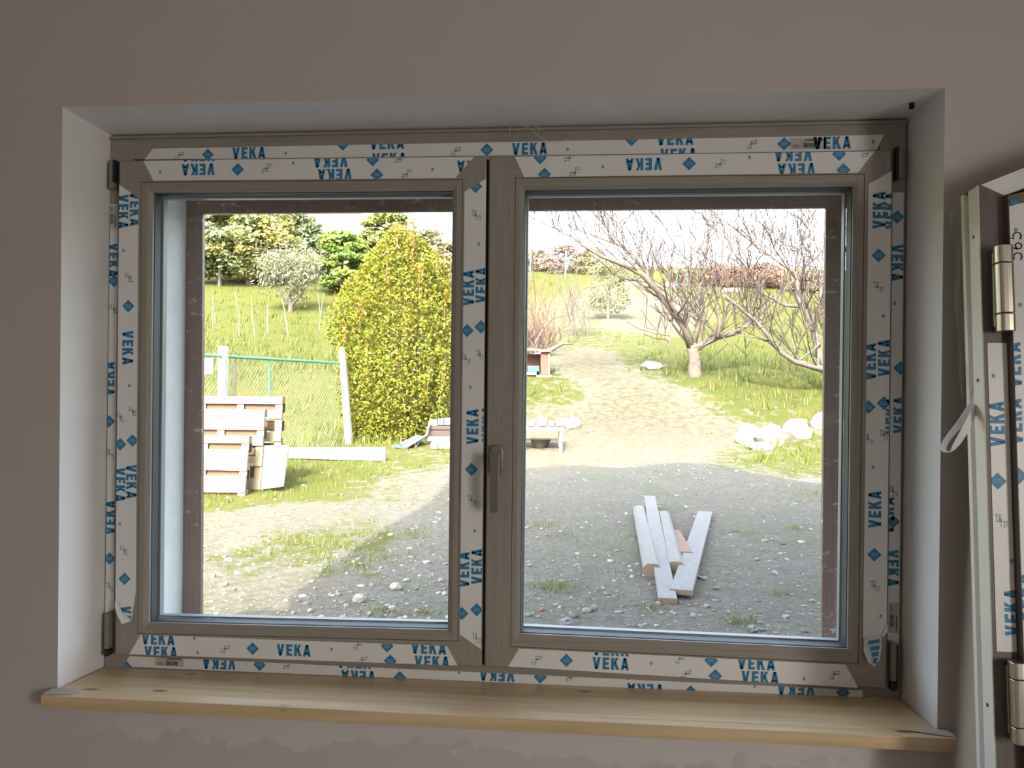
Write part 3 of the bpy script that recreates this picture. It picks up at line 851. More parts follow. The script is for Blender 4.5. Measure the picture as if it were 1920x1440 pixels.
# ================================================================== the garden
BLOBS = [  # px, py, sx, sy, turf, pale, weight : what grows where on the slope
    (600, 560, 260, 60, .80, .1, 1), (500, 640, 200, 60, .85, .1, 1), (560, 720, 200, 60, .78, .2, 1), (600, 890, 120, 28, .88, .1, 1.4), (430, 925, 60, 22, .75, .2, 1),
    (760, 860, 60, 16, .6, .5, 1), (740, 905, 90, 20, .35, .9, 1.2), (560, 975, 110, 20, .30, .9, 1.3), (420, 1010, 60, 18, .25, 1, 1.1), (800, 940, 50, 16, .4, .8, 1),
    (660, 1010, 110, 26, .62, .4, 1.1), (480, 1045, 110, 26, .55, .5, 1), (440, 1110, 90, 40, .30, .9, 1.2), (560, 1090, 60, 30, .35, .8, 1),
    (690, 1060, 60, 30, .42, 0, 1), (760, 1010, 60, 24, .40, 0, 1), (700, 1140, 120, 30, .16, 0, 1.3), (810, 1080, 60, 60, .15, 0, 1.2),
    (1000, 520, 60, 30, .85, 0, 1), (1060, 590, 90, 40, .5, .5, 1), (1250, 590, 80, 22, .22, 1, 1.6), (1200, 560, 50, 14, .5, .6, 1), (1440, 590, 120, 40, .85, .1, 1.5),
    (1110, 640, 60, 18, .6, .5, 1), (1105, 690, 38, 26, .15, 1, 1.6), (1190, 650, 60, 16, .62, .4, 1), (1030, 730, 70, 26, .66, .2, 1.2), (1180, 735, 60, 26, .22, 1, 1.6),
    (1250, 690, 60, 22, .6, .4, 1), (1260, 765, 70, 30, .22, 1, 1.5), (1400, 700, 120, 36, .85, 0, 1.6), (1380, 765, 90, 20, .66, .3, 1.2), (1080, 800, 100, 30, .25, 1, 1.3),
    (1060, 860, 120, 16, .30, 1, 1.3), (1250, 835, 110, 22, .15, 1, 1.6), (1430, 860, 90, 24, .66, .3, 1.4), (1500, 885, 60, 18, .75, .2, 1.3), (1350, 815, 60, 14, .3, .9, 1),
    (1400, 840, 40, 14, .55, .5, 1), (1250, 900, 260, 20, .14, 0, 2), (1250, 1000, 300, 60, .13, 0, 2), (1010, 985, 60, 40, .40, 0, 1.3), (1035, 1100, 42, 22, .44, 0, 1.3),
    (1250, 1150, 300, 60, .12, 0, 2), (1530, 925, 40, 20, .4, 0, 1.2), (1380, 1160, 30, 12, .4, 0, 1.0), (1390, 1000, 30, 10, .36, 0, 1),
]
BA = np.array(BLOBS)
def mask_px(px, py):
    w = BA[:, 6]*np.exp(-((px-BA[:, 0])/(BA[:, 2]*1.05))**2 - ((py-BA[:, 1])/(BA[:, 3]*1.05))**2) + 1e-9
    s = w.sum()
    if s < 0.02:
        base = (0.72, 0.15) if py < 760 else (0.3, 0.25)
        k = s/0.02
        return ((w*BA[:, 4]).sum()/s*k + base[0]*(1-k), (w*BA[:, 5]).sum()/s*k + base[1]*(1-k))
    return (w*BA[:, 4]).sum()/s, (w*BA[:, 5]).sum()/s
def mask_at(x, y, z):
    px, py, wd = project((x, y, z))
    return mask_px(min(max(px, 380), 1560), min(py, 1200))

NY, NU = 300, 300
ys = 0.56*np.power(115/0.56, np.linspace(0, 1, NY)**0.93)
us = np.concatenate([np.linspace(-1.9, -0.72, 30, endpoint=False), np.linspace(-0.72, 0.62, NU-60), np.linspace(0.62, 1.9, 31)[1:]])
V = np.zeros((NY, len(us), 3)); MK = np.zeros((NY, len(us), 3))
for a, y in enumerate(ys):
    for b_, u in enumerate(us):
        x = CAM.x + u*(y-CAM.y)
        z = hz(x, y)
        V[a, b_] = (x, y, z)
        if -0.72 <= u <= 0.62:
            t, p = mask_at(x, y, z)
        else: t, p = 0.7, 0.15
        MK[a, b_] = (t, p, sstep(12, 16, y))  # third channel darkens the slope colours against its strong sun
nu = len(us)
idx = np.arange(NY*nu).reshape(NY, nu)
F = np.stack([idx[:-1, :-1], idx[:-1, 1:], idx[1:, 1:], idx[1:, :-1]], -1).reshape(-1, 4)
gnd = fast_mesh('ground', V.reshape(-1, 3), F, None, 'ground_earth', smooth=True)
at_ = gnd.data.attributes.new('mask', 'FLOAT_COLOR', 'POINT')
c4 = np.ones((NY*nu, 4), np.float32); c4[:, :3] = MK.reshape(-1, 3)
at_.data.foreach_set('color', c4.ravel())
structure(gnd, 'sloping garden of bare pale earth and patchy turf')

# far hill
CREST = [(-300, 250), (330, 345), (560, 380), (640, 392), (700, 404), (745, 428), (800, 452), (845, 466), (900, 474), (990, 486), (1100, 488), (1250, 500), (1400, 512), (1560, 520), (2100, 540)]
def crest(px):
    return float(np.interp(px, [c[0] for c in CREST], [c[1] for c in CREST]))
hv = []
cols = np.linspace(-300, 2100, 160)
for t in np.linspace(0, 1.25, 26):
    row = []
    for px in cols:
        y = 74 + 86*min(t, 1.0) + max(0, t-1)*120
        pr = 560 + (crest(px)+noise.noise(Vector((px*0.02, 3, 0)))*3 - 560)*min(t, 1.0)**0.8
        p = at(px, pr, y)
        if t > 1: p.z -= (t-1)*60
        p.z += noise.noise(Vector((px*0.03, t*9, 1)))*0.9
        row.append(tuple(p))
    hv.append(row)
hv = np.array(hv); hi = np.arange(hv.shape[0]*hv.shape[1]).reshape(hv.shape[:2])
HF = np.stack([hi[:-1, :-1], hi[:-1, 1:], hi[1:, 1:], hi[1:, :-1]], -1).reshape(-1, 4)
structure(fast_mesh('hill', hv.reshape(-1, 3), HF, None, 'hill_scrub', smooth=True), 'brown scrubby hillside far behind the trees')

# the house above and beside the room: its outline throws the shadow on the yard
L = SUN_DIR
SHAD = [(440, 1195), (500, 1150), (560, 1105), (640, 1045), (730, 985), (800, 945), (843, 900), (850, 884), (985, 877), (1080, 873), (1190, 876), (1260, 868), (1330, 868), (1400, 884), (1470, 897), (1545, 908)]
sil = []
for px, py in SHAD:
    q = gpt(px, py)
    t = (q.y-YE)/L.y
    q2 = q - L*t
    sil.append((q2.x, q2.z))
lx = sil[0][0]
sil = [(lx-0.02, -1.3), ] + sil + [(sil[-1][0]+0.6, sil[-1][1]-0.1), (sil[-1][0]+9, sil[-1][1]-1.2), (sil[-1][0]+9, CEIL+0.21), (XR+0.01, CEIL+0.21)]
def mono(p):   # outer wall and roof outline left of and above the room
    return p
up = MB()
ups = [(a, b) for a, b in sil[1:-2] if b > CEIL+0.22]
ups = [(lx, CEIL+0.22)] + ups + [(sil[-2][0], CEIL+0.22)]
up.prism([Vector((a, YE-0.16, b)) for a, b in ups], (0, 0.15, 0))
hr_ = up.build('house_gable', 'render_white')
structure(hr_, 'upper wall of the house above the room')
if True:
    sd = MB()
    lowl = [(a, b) for a, b in sil[1:-2] if b <= CEIL+0.22]
    pts = [(lowl[0][0], -1.3)] + lowl + [(lx, CEIL+0.22), (XL-0.26, CEIL+0.22), (XL-0.26, -1.3)]
    if lowl: 
        pl = [Vector((a, YE-0.16, b)) for a, b in ([(min(p[0], XL-0.27), p[1]) for p in pts])]
        sd.prism(pl, (0, 0.15, 0)); structure(sd.build('house_corner', 'render_white'), 'outer corner of the house beside the room')
    ex = MB(); ex.box((XR+0.26, YE-0.2, -1.3), (XR+9, YE-0.02, CEIL+0.21)); structure(ex.build('house_flank', 'render_white'), 'outer wall of the house to the right of the room')

# ------------------------------------------------------------------ grass
def quat_basis(n):
    th = NR.uniform(0, 2*np.pi, n)
    return np.cos(th), np.sin(th)
def tufts(N, ymin, ymax, hmin, hmax, nb, thr, urange=(-0.66, 0.58)):
    Vs, Fs, Cs = [], [], []
    k = 0
    out = 0
    for _ in range(N):
        y = ymin*(ymax/ymin)**RNG.random()
        u = RNG.uniform(*urange)
        x = CAM.x+u*(y-CAM.y)
        z = hz(x, y)
        t, p = mask_at(x, y, z)
        nn = noise.noise(Vector((x*1.9, y*1.9, 7)))*0.5 + noise.noise(Vector((x*0.6, y*0.6, 2)))*0.35
        if t + nn*0.75 < thr + RNG.random()*0.35: continue
        g = 0.5+0.5*noise.noise(Vector((x*0.8, y*0.8, 20)))
        h0 = RNG.uniform(hmin, hmax)*(0.6+0.8*t)
        for _b in range(nb):
            an = RNG.uniform(0, 6.283); ln = RNG.uniform(0.15, 0.75)
            bx, by = x+RNG.gauss(0, h0*0.45), y+RNG.gauss(0, h0*0.45)
            h = h0*RNG.uniform(0.6, 1.2); wd = h*0.06+0.0006*(y)**0.5
            dx, dy = math.cos(an), math.sin(an)
            Vs += [(bx-dy*wd, by+dx*wd, z-0.01), (bx+dy*wd, by-dx*wd, z-0.01), (bx+dx*h*ln, by+dy*h*ln, z+h)]
            Fs.append((k, k+1, k+2)); k += 3
            r = RNG.random()
            if r < 0.16: c = (0.15, 0.125, 0.05)
            else: c = (0.082+0.05*g*RNG.random(), 0.108+0.03*RNG.random(), 0.013+0.01*RNG.random())
            if y > 13: c = tuple(q*(1-.3*sstep(13, 19, y)) for q in c)  # blades up the slope darkened too, offsetting the sun on them
            Cs.append(c)
    return np.array(Vs), np.array(Fs), np.array(Cs)
v1 = tufts(9000, 3.2, 13, 0.035, 0.075, 6, 0.47)
def patch_tufts(spots):
    Vs, Fs, Cs = [], [], []; k = 0
    for px, py, rad, nb in spots:
        c = gpt(px, py)
        for _ in range(nb):
            bx, by = c.x+RNG.gauss(0, rad), c.y+RNG.gauss(0, rad*.8)
            z = hz(bx, by); an = RNG.uniform(0, 6.283); h = RNG.uniform(.018, .052); ln = RNG.uniform(.4, 1.2); wd = h*.07+.0012
            dx, dy = math.cos(an), math.sin(an)
            Vs += [(bx-dy*wd, by+dx*wd, z-.005), (bx+dy*wd, by-dx*wd, z-.005), (bx+dx*h*ln, by+dy*h*ln, z+h)]
            Fs.append((k, k+1, k+2)); k += 3
            Cs.append((.085+.05*RNG.random(), .12+.04*RNG.random(), .035) if RNG.random() > .15 else (.16, .14, .07))
    return np.array(Vs), np.array(Fs)+0, np.array(Cs)
pt = patch_tufts([(1035, 1102, .10, 260), (1012, 985, .22, 260), (1060, 1005, .12, 100), (1395, 1000, .07, 60), (1490, 992, .06, 60), (1385, 1166, .07, 120), (1456, 1113, .06, 80), (715, 1148, .08, 140), (690, 1050, .22, 260), (760, 1000, .25, 260), (620, 1075, .08, 70), (800, 1150, .05, 60), (1200, 1010, .06, 40), (1300, 930, .4, 160), (1500, 930, .35, 260), (1130, 1130, .2, 60), (1220, 1140, .05, 60)])
v1 = (np.concatenate([v1[0], pt[0]]), np.concatenate([v1[1], pt[1]+len(v1[0])]), np.concatenate([v1[2], pt[2]]))
o = fast_mesh('grass', *v1, 'grass_blade')
tag(o, 'short tufts of grass scattered over the yard beside the shadow', 'grass', kind='stuff')
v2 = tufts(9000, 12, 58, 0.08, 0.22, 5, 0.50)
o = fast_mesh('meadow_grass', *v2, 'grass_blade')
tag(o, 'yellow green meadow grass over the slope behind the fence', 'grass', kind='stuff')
# pebbles nobody could count
def ico(sub=1):
    bm = bmesh.new(); bmesh.ops.create_icosphere(bm, subdivisions=sub, radius=1)
    v = np.array([p.co[:] for p in bm.verts]); f = np.array([[q.index for q in fc.verts] for fc in bm.faces]); bm.free(); return v, f
IV, IF_ = ico(1)
Vs, Fs, Cs = [], [], []
k = 0
for _ in range(9000):
    y = 3.0*(17/3.0)**(RNG.random()**0.9); u = RNG.uniform(-0.6, 0.5)
    x = CAM.x+u*(y-CAM.y); z = hz(x, y)
    t, p = mask_at(x, y, z)
    if RNG.random() < t*0.9: continue
    s = 0.0052*math.exp(RNG.gauss(0.35, 0.55)) * (1+0.03*y)
    s = min(s, 0.034)
    sc = np.array([s*RNG.uniform(.7, 1.5), s*RNG.uniform(.7, 1.4), s*RNG.uniform(.4, .8)])
    vv = IV*sc*(1+NR.uniform(-.42, .3, (len(IV), 1)))
    Vs.append(vv+np.array([x, y, z+s*0.15])); Fs.append(IF_+k); k += len(IV)
    b0 = RNG.uniform(.09, .23)
    Cs.append(np.tile([b0, b0*.95, b0*.87], (len(IF_), 1)) if RNG.random() > .06 else np.tile([.2, .12, .09], (len(IF_), 1)))
o = fast_mesh('gravel', np.concatenate(Vs), np.concatenate(Fs), np.concatenate(Cs), 'pebble')
tag(o, 'loose pebbles and clods strewn over the bare earth', 'gravel', kind='stuff')

def rock(name, px, py, wpx, hpx, m, label, cat='stone', group=None, seed=0, deep=0.8, sub=2):
    p = gpt(px, py)
    k = project(p)[2]/FPX
    sx, sz = wpx*k/2, hpx*k/2
    v, f = ico(sub)
    rg = np.random.default_rng(seed+int(px*7+py))
    b = MB()
    pts = []
    for q in v:
        n = 1+0.55*noise.noise(Vector(q*1.5)+Vector((seed+px, py, 0)))+0.22*noise.noise(Vector(q*3.7)+Vector((py, seed, 0)))
        n = min(n, 1.06)
        pts.append((p.x+q[0]*sx*n, p.y+sx*deep+q[1]*sx*deep*n, p.z+sz*0.75+q[2]*sz*n*1.15))
    b.v = pts; b.f = [tuple(int(i) for i in t) for t in f]; b.m = [0]*len(b.f)
    o = b.build(name, m)
    return tag(o, label, cat, group)
rock('rock', 1223, 694, 43, 20, 'stone_white', 'low rounded white rock left of the bare fruit tree trunk', 'rock')
rock('stone', 1062, 1177, 26, 18, 'stone_blue', 'angular pale blue stone at the bottom edge of the right pane')
rock('stone', 1114, 1147, 14, 13, 'stone_blue', 'small bluish stone beside two flat pale ones right of centre')
rock('stone', 1100, 1150, 18, 9, 'stone', 'flat pale stone touching the small bluish stone')
rock('brick_fragment', 1016, 1147, 9, 8, 'brick_pink', 'tiny pink brick fragment lying on the shaded earth', 'brick')
rock('stone', 1414, 1187, 22, 13, 'stone_blue', 'pale stone with a dark underside near the bottom right of the yard')
rock('stone', 670, 1132, 26, 17, 'stone', 'rounded clod-like pale stone in the shade under the left pane')
rock('stone', 740, 1108, 24, 14, 'stone', 'brownish flat stone in the shade right of the rounded one')
SMALL = [(580, 1150, 14, 9, 'small pale stone nearest the sunlit edge at the bottom of the left pane'), (632, 1118, 10, 9, 'little upright stone just above the rounded clod-like stone'), (692, 1155, 12, 8, 'small stone at the bottom of the left pane below the rounded one'),
         (640, 1162, 13, 8, 'stone on the bottom edge of the left pane left of centre'), (760, 1092, 16, 8, 'narrow pale stone above the brownish flat stone'), (825, 1092, 14, 8, 'small stone in the shade closest to the middle post'),
         (780, 1150, 12, 8, 'small stone in the lower right corner of the left pane'), (1156, 1036, 10, 6, 'lone pale stone left of the squared timbers'), (1042, 1138, 14, 7, 'flat beige stone right of the pink brick fragment'),
         (1234, 1136, 13, 8, 'pale stone by the foot of the longest plank'), (1326, 1141, 13, 8, 'pale stone right of the foot of the slanting board'), (1475, 1160, 15, 7, 'flat stone towards the lower right corner of the yard'),
         (1525, 1130, 9, 8, 'small upright stone near the brown frame at lower right'), (1340, 1092, 9, 5, 'tiny stone beside the wood splinter'), (1420, 1052, 10, 6, 'pale stone alone right of the slanting board')]
for i, (a, b_, c, d, lab) in enumerate(SMALL):
    rock('stone', a, b_, c, d, 'stone', lab, 'stone', 'small stones on the shaded earth', seed=i, sub=1)
# bank of pale rock on the right
for i, (a, b_, c, d, lab) in enumerate([(1405, 834, 46, 40, 'left end lump of the white rock bank on the right'), (1448, 838, 60, 44, 'middle lump of the white rock bank on the right'), (1500, 826, 60, 44, 'right lump of the white rock bank reaching the brown frame'), (1430, 846, 46, 18, 'low slab in front of the white rock bank'), (1548, 806, 50, 34, 'last lump of the white rock bank half hidden by the brown frame')]):
    rock('rock', a, b_, c, d, 'stone_white', lab, 'rock', None, seed=i+40, deep=0.5)
# ------------------------------------------------------------------ timber lying in the shade
def lerp(a, b, t): return a+(b-a)*t
def plank(name, pa, pb, wa, th, m, label, lift0=0.0, lift1=0.0, endm='end_grain', cat='plank', rnd=0.0, roll=0.0):
    """board along the ground from near pixel pa to far pixel pb, width wa metres"""
    A, B = gpt(*pa), gpt(*pb)
    A = A + Vector((0, 0, lift0)); B = B + Vector((0, 0, lift1))
    d = (B-A).normalized()
    s = d.cross(Vector((0, 0, 1))).normalized()
    n = s.cross(d)
    s, n = s*math.cos(roll)+n*math.sin(roll), n*math.cos(roll)-s*math.sin(roll)
    b = MB()
    c = th*0.28 if rnd else th*0.06
    prof = [(-wa/2, c), (-wa/2+c, 0), (wa/2-c, 0), (wa/2, c), (wa/2, th-c), (wa/2-c, th), (-wa/2+c, th), (-wa/2, th-c)]
    b.prism([A+s*u+n*v for u, v in prof], B-A, 0)
    b.m[0] = 1; b.m[1] = 1
    o = b.build(name, [m, endm])
    return tag(o, label, cat)
plank('squared_timber', (1223, 1083), (1199, 966), 0.15, 0.115, 'beam_wood', 'thick squared timber beam leftmost of the pile on the shaded earth', 0, 0, rnd=1)
plank('plank', (1252, 1133), (1218, 950), 0.135, 0.045, 'plank_grey', 'longest grey plank, its foot meeting the slanting board', 0.0, 0.09)
plank('squared_timber', (1267, 1076), (1243, 975), 0.145, 0.105, 'beam_wood', 'weathered beam with a broken near end inside the V of planks', 0, 0.0, rnd=1)
plank('plank', (1284, 1052), (1262, 1003), 0.135, 0.035, 'plank_red', 'short reddish plank wedged beside the broken beam', 0.05, 0.02)
plank('plank', (1277, 1123), (1322, 966), 0.165, 0.040, 'plank_grey', 'smooth grey board slanting away to the right, right side of the V', 0.03, 0.005)
plank('stick', (1306, 1083), (1324, 1089), 0.03, 0.02, 'beam_wood', 'short splinter of wood right of the slanting grey board', cat='stick')

# ------------------------------------------------------------------ pallets and boards by the fence
def basis(yaw, lean):
    """right, up (leaning back), out towards the house"""
    r = Vector((math.cos(yaw), math.sin(yaw), 0))
    back = Vector((-math.sin(yaw), math.cos(yaw), 0))
    u = Vector((0, 0, 1))*math.cos(lean) + back*math.sin(lean)
    return r, u, -(r.cross(u)).normalized()*-1
def pallet(px, py, width, height, yaw, lean, label, rows, lifted=0.0, mirror=False):
    p = gpt(px, py) + Vector((0, 0, lifted))
    r, u, n = basis(yaw, lean)
    n = u.cross(r)      # towards the back
    n = -n if n.y < 0 else n
    t = thing('pallet', label, 'pallet', p, 'wooden pallets leaning in a stack')
    def blk(nm, m, x0, x1, z0, z1, d0, d1):
        b = MB()
        P = [p + r*x + u*z + n*d0 for x, z in ((x0, z0), (x1, z0), (x1, z1), (x0, z1))]
        b.prism(P, n*(d1-d0)); return b.build(nm, m, t)
    for z0, z1 in rows: blk('deck_board', 'pallet_wood', -width, 0, z0*height, z1*height, 0, 0.022)
    for x in (-width, -width/2-0.05, -0.10):
        blk('cross_board', 'pallet_wood', x, x+0.10, 0, height, 0.0225, 0.044)
        for z in (0.0, height/2-0.05, height-0.10):
            blk('block', 'pallet_block', x, x+0.10, z, z+0.10, 0.0445, 0.122)
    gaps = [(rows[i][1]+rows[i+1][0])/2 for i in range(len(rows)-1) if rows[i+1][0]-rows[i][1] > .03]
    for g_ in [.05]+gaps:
        blk('bottom_board', 'pallet_shaded', -width, 0, g_*height-.07, g_*height+.07, 0.1225, 0.144)
        blk('shade_slat', 'pallet_shaded', -width+.11, -width/2-.06, g_*height-.06, g_*height+.06, 0.0445, 0.066)  # slats added behind the gaps so that they show dark
        blk('shade_slat', 'pallet_shaded', -width/2+.06, -.11, g_*height-.06, g_*height+.06, 0.0445, 0.066)
    return t
pallet(458, 931, 1.2, 0.80, 0.05, 0.18, 'front pallet of the leaning stack, lowest and nearest the grass', [(0.06, .34), (.42, .60), (.605, .77), (.87, .99)])
pallet(487, 921, 1.2, 1.12, 0.05, 0.14, 'middle pallet of the leaning stack between the lowest and the tallest', [(0.02, .14), (.3, .42), (.55, .67), (.74, .86), (.865, .99)])
pallet(522, 913, 1.2, 1.27, 0.05, 0.10, 'rearmost and tallest pallet of the leaning stack', [(0.02, .12), (.25, .35), (.5, .6), (.75, .85), (.91, .995)])
def panel(name, corners_px, Y, th, m, label, cat, Yt=None):
    Yt = Y if Yt is None else Yt
    b = MB()
    ym = [Yt, Yt, Y, Y]
    P = [at(px, py, yy) for (px, py), yy in zip(corners_px, ym)]
    b.prism(P, (0, th, 0)); return tag(b.build(name, m), label, cat)
g0 = gpt(500, 920)
panel('fibre_board', [(473, 836), (541, 834.5), (531, 912), (465, 921)], g0.y-0.02, 0.03, 'board_white', 'blank white square board leaning against the pallets', 'board', g0.y+0.10)
g1 = gpt(630, 864)
panel('scaffold_board', [(541, 839), (722, 839), (722, 864), (541, 859)], g1.y, 0.05, 'board_white', 'long white board set on edge in the grass before the laurel', 'board')

# ------------------------------------------------------------------ fence
q2 = gpt(650, 834)
Y2 = q2.y
R2 = at(637, 681, Y2)
def ray_z(px, py, z):
    d = ray(px, py); return CAM+d*((z-CAM.z)/d.z)
R1 = ray_z(384, 666, R2.z)
RD = (R2-R1)
def on_fence(px):
    """point of the fence line (ground plan) seen at column px"""
    d = ray(px, 700)
    # solve CAM.xy + d*t = R1.xy + RD*s
    det = d.x*(-RD.y)+RD.x*d.y
    rx, ry = R1.x-CAM.x, R1.y-CAM.y
    t = (rx*(-RD.y)+RD.x*ry)/det
    return CAM.x+d.x*t, CAM.y+d.y*t
fen = thing('wire_fence', 'green wire mesh fence with a rail between concrete posts on the left', 'fence', (R2.x, R2.y, hz(R2.x, R2.y)))
b = MB(); b.tube([R1-RD*0.5, R2], 0.024, 8); b.build('rail', 'green_metal', fen)
def cpost(px, toprow, wpx, lean=0.0):
    x, y = on_fence(px)
    k = (Vector((x, y, 0.6))-CAM).dot(CF)/FPX
    top = at(px, toprow, y).z
    z0 = hz(x, y)-0.1
    w = wpx*k/2
    b = MB()
    sec = lambda z, s, dx: [Vector((x+dx-w*s, y+0.02-w, z)), Vector((x+dx+w*s, y+0.02-w, z)), Vector((x+dx+w*s, y+0.02+w, z)), Vector((x+dx-w*s, y+0.02+w, z))]
    b.loft([sec(z0, 1, 0), sec(top-0.06, 1, lean), sec(top-0.015, .85, lean), sec(top, .5, lean)], 0, cap=(True, True))
    o = b.build('concrete_post', 'concrete', fen)
    for f in (0.14, 0.45):
        z = top-(top-z0)*f
        hl = MB(); hl.tube([(x, y-w+0.016, z), (x, y-w+0.030, z)], 0.012, 6)
        hl.build('bolt_hole', 'dark_hole', o)
    return o
cpost(417, 649, 14.5); 
def bigpost():
    x, y = on_fence(652)
    base = gpt(655, 832)
    tp = at(641, 651, base.y)
    k = (base-CAM).dot(CF)/FPX
    b = MB()
    L = []
    for t in (0, .5, .93, 1):
        c = base.lerp(tp, t); w = 5.0*k*(1.2-0.2*t)*(0.6 if t == 1 else 1)
        if t == 0: c.z -= 0.1
        L.append([c+Vector((a*w, bb*w, 0)) for a, bb in ((-1, -1), (1, -1), (1, 1), (-1, 1))])
    b.loft(L, 0, cap=(True, True)); b.build('concrete_post', 'concrete', fen)
bigpost()
x, y = on_fence(505); b = MB(); b.tube([(x, y, hz(x, y)-0.1), (x, y, R1.z)], 0.019, 6); b.build('green_post', 'green_metal', fen)
x, y = on_fence(437); b = MB()
b.tube([(x, y+0.03, hz(x, y)-0.1), (x+0.01, y+0.03, at(437, 680, y).z)], 0.028, 7); b.build('wooden_stake', 'stake_wood', fen)
# chain link
b = MB()
xa, ya = R1.x-RD.x*0.3, R1.y-RD.y*0.3
ln = math.hypot(RD.x*1.3, RD.y*1.3); ex, ey = RD.x/math.hypot(RD.x, RD.y), RD.y/math.hypot(RD.x, RD.y)
step = 0.09
H = R1.z+0.95
nn = int((ln+H)/step)
for sgn in (1, -1):
    for i in range(-int(H/step), nn):
        s0 = i*step
        pts = []
        for z in (0, H):
            s = s0 + (z if sgn > 0 else (H-z))
            pts.append((s, z))
        (sa, za), (sb, zb) = pts
        if max(sa, sb) < 0 or min(sa, sb) > ln: continue
        def cl(s, z, s2, z2, lim):
            t = (lim-s)/(s2-s); return lim, z+(z2-z)*t
        if sa < 0: sa, za = cl(sa, za, sb, zb, 0)
        if sb < 0: sb, zb = cl(sb, zb, sa, za, 0)
        if sa > ln: sa, za = cl(sa, za, sb, zb, ln)
        if sb > ln: sb, zb = cl(sb, zb, sa, za, ln)
        b.tube([(xa+ex*sa, ya+ey*sa+0.0, R1.z-H+za), (xa+ex*sb, ya+ey*sb, R1.z-H+zb)], 0.0016, 3, cap=False)
o = b.build('wire_mesh', 'wire', fen); o['kind'] = 'stuff'
x, y = on_fence(391)
b = MB(); y -= 0.05
P = [at(376, 672, y), at(399.5, 671, y), at(399.5, 701, y), at(376, 702, y)]
b.prism(P, (0, 0.006, 0))
sg = b.build('sign_plate', 'sign_white', fen)
b = MB()
for (u0, v0, u1, v1) in ((.55, .18, .60, .30), (.62, .33, .66, .42), (.52, .46, .64, .52), (.66, .52, .72, .60), (.5, .68, .6, .72), (.66, .78, .74, .81)):
    c = lambda u, v: P[0].lerp(P[1], u).lerp(P[3].lerp(P[2], u), v)+Vector((0, -0.002, 0))
    b.poly([c(u0, v0), c(u1, v0), c(u1, v1), c(u0, v1)])
b.build('print', 'ink_grey', sg)['kind'] = 'stuff'

# thin stakes on the slope
STK = [((399, 556), (404, 605), .030, 'leftmost'), ((397, 575), (400, 620), .018, None), ((440, 548), (450, 600), .020, None), ((471, 557), (478, 632), .026, None), ((502, 572), (502, 625), .034, None), ((529, 560), (541, 630), .030, None), ((596, 552), (601, 600), .020, None), ((607, 549), (598, 618), .024, None), ((449, 595), (449, 630), .022, None)]
SL = ['pale vine stake furthest left on the slope above the fence', 'thin short stake leaning beside the leftmost vine stake', 'crooked thin vine stake second group from the left', 'straight pale vine stake above the fence sign and post', 'short stout vine stake in the middle of the row', 'leaning white vine stake below the olive tree', 'left arm of the crossed pair of stakes near the laurel', 'right arm of the crossed pair of stakes near the laurel', 'stub of stake below the crooked thin one']
for (a, c, r, _), lab in zip(STK, SL):
    base = gpt(*c); tp = at(a[0], a[1], base.y)
    b = MB(); b.tube([base-Vector((0, 0, .1)), base.lerp(tp, .5)+Vector((RNG.uniform(-.03, .03), 0, 0)), tp], [r*.8, r*.7, r*.55], 6)
    tag(b.build('vine_stake', 'stake_wood'), lab, 'stake', 'vine stakes on the slope')

# ------------------------------------------------------------------ foliage helpers
def leaves(C, size, cols, elong=2.0, droop=0.0, spread=1.0):
    """diamond leaves, folded along the middle; C centres Nx3"""
    n = len(C)
    d = NR.normal(0, 1, (n, 3)); d[:, 2] = d[:, 2]*spread - droop
    d /= np.linalg.norm(d, axis=1)[:, None]
    a = NR.normal(0, 1, (n, 3)); s = np.cross(d, a); s /= np.linalg.norm(s, axis=1)[:, None]
    sz = (np.asarray(size)*NR.uniform(.7, 1.3, n))[:, None]
    p0 = C-d*sz*.5; p2 = C+d*sz*.5; w = sz/elong*.5
    nrm = np.cross(d, s)
    p1 = C+s*w+nrm*w*.35; p3 = C-s*w+nrm*w*.35
    V = np.stack([p0, p1, p2, p3], 1).reshape(-1, 3)
    F = np.arange(n*4).reshape(n, 4)
    return V, F, cols
def jitter(c, n, a=.25):
    c = np.asarray(c, float)
    return np.clip(c*.5*(1+NR.uniform(-a, a, (n, 1)))*(1+NR.uniform(-.08, .08, (n, 3))), 0, 1)

# ------------------------------------------------------------------ laurel
base = gpt(738, 842)
k = (base-CAM).dot(CF)/FPX
HH = 410*k
lau = thing('laurel_bush', 'tall yellow-green laurel bush with glossy leaves behind the left pane', 'bush', base)
LE = ([842, 800, 740, 680, 600, 560, 520, 480, 445, 425], [660, 642, 633, 621, 613, 624, 655, 682, 716, 738])
RE = ([842, 800, 760, 700, 600, 540, 500, 460, 425], [800, 826, 846, 862, 868, 858, 844, 812, 770])
def edges(row):
    return float(np.interp(-row, [-v for v in LE[0]], LE[1])), float(np.interp(-row, [-v for v in RE[0]], RE[1]))
W0 = 122*k
pts, tops = [], []
N = 30000
while len(pts) < N:
    row = 838-405*RNG.random()
    l, r_ = edges(row)
    if RNG.random() > (r_-l)/250+.05: continue
    an = RNG.uniform(0, 6.283); rr = RNG.random()**0.28
    lob = .93+0.20*noise.noise(Vector((math.cos(an)*2.2, math.sin(an)*2.2, row*.02)))+.10*noise.noise(Vector((math.cos(an)*6, math.sin(an)*6, row*.06)))
    cpx = (l+r_)/2+math.cos(an)*(r_-l)/2*rr*lob
    q = at(cpx, row, base.y+1.2)
    pts.append((q.x, base.y+1.2+math.sin(an)*(r_-l)/2*k*.8*rr*lob, q.z))
pts = np.array(pts)
N = len(pts)
cl = np.where(NR.random((N, 1)) < .12, jitter((.42, .30, .03), N), np.where(NR.random((N, 1)) < .5, jitter((.36, .34, .035), N), jitter((.19, .235, .025), N)))
LV = [leaves(pts, .083, cl, 2.1)]
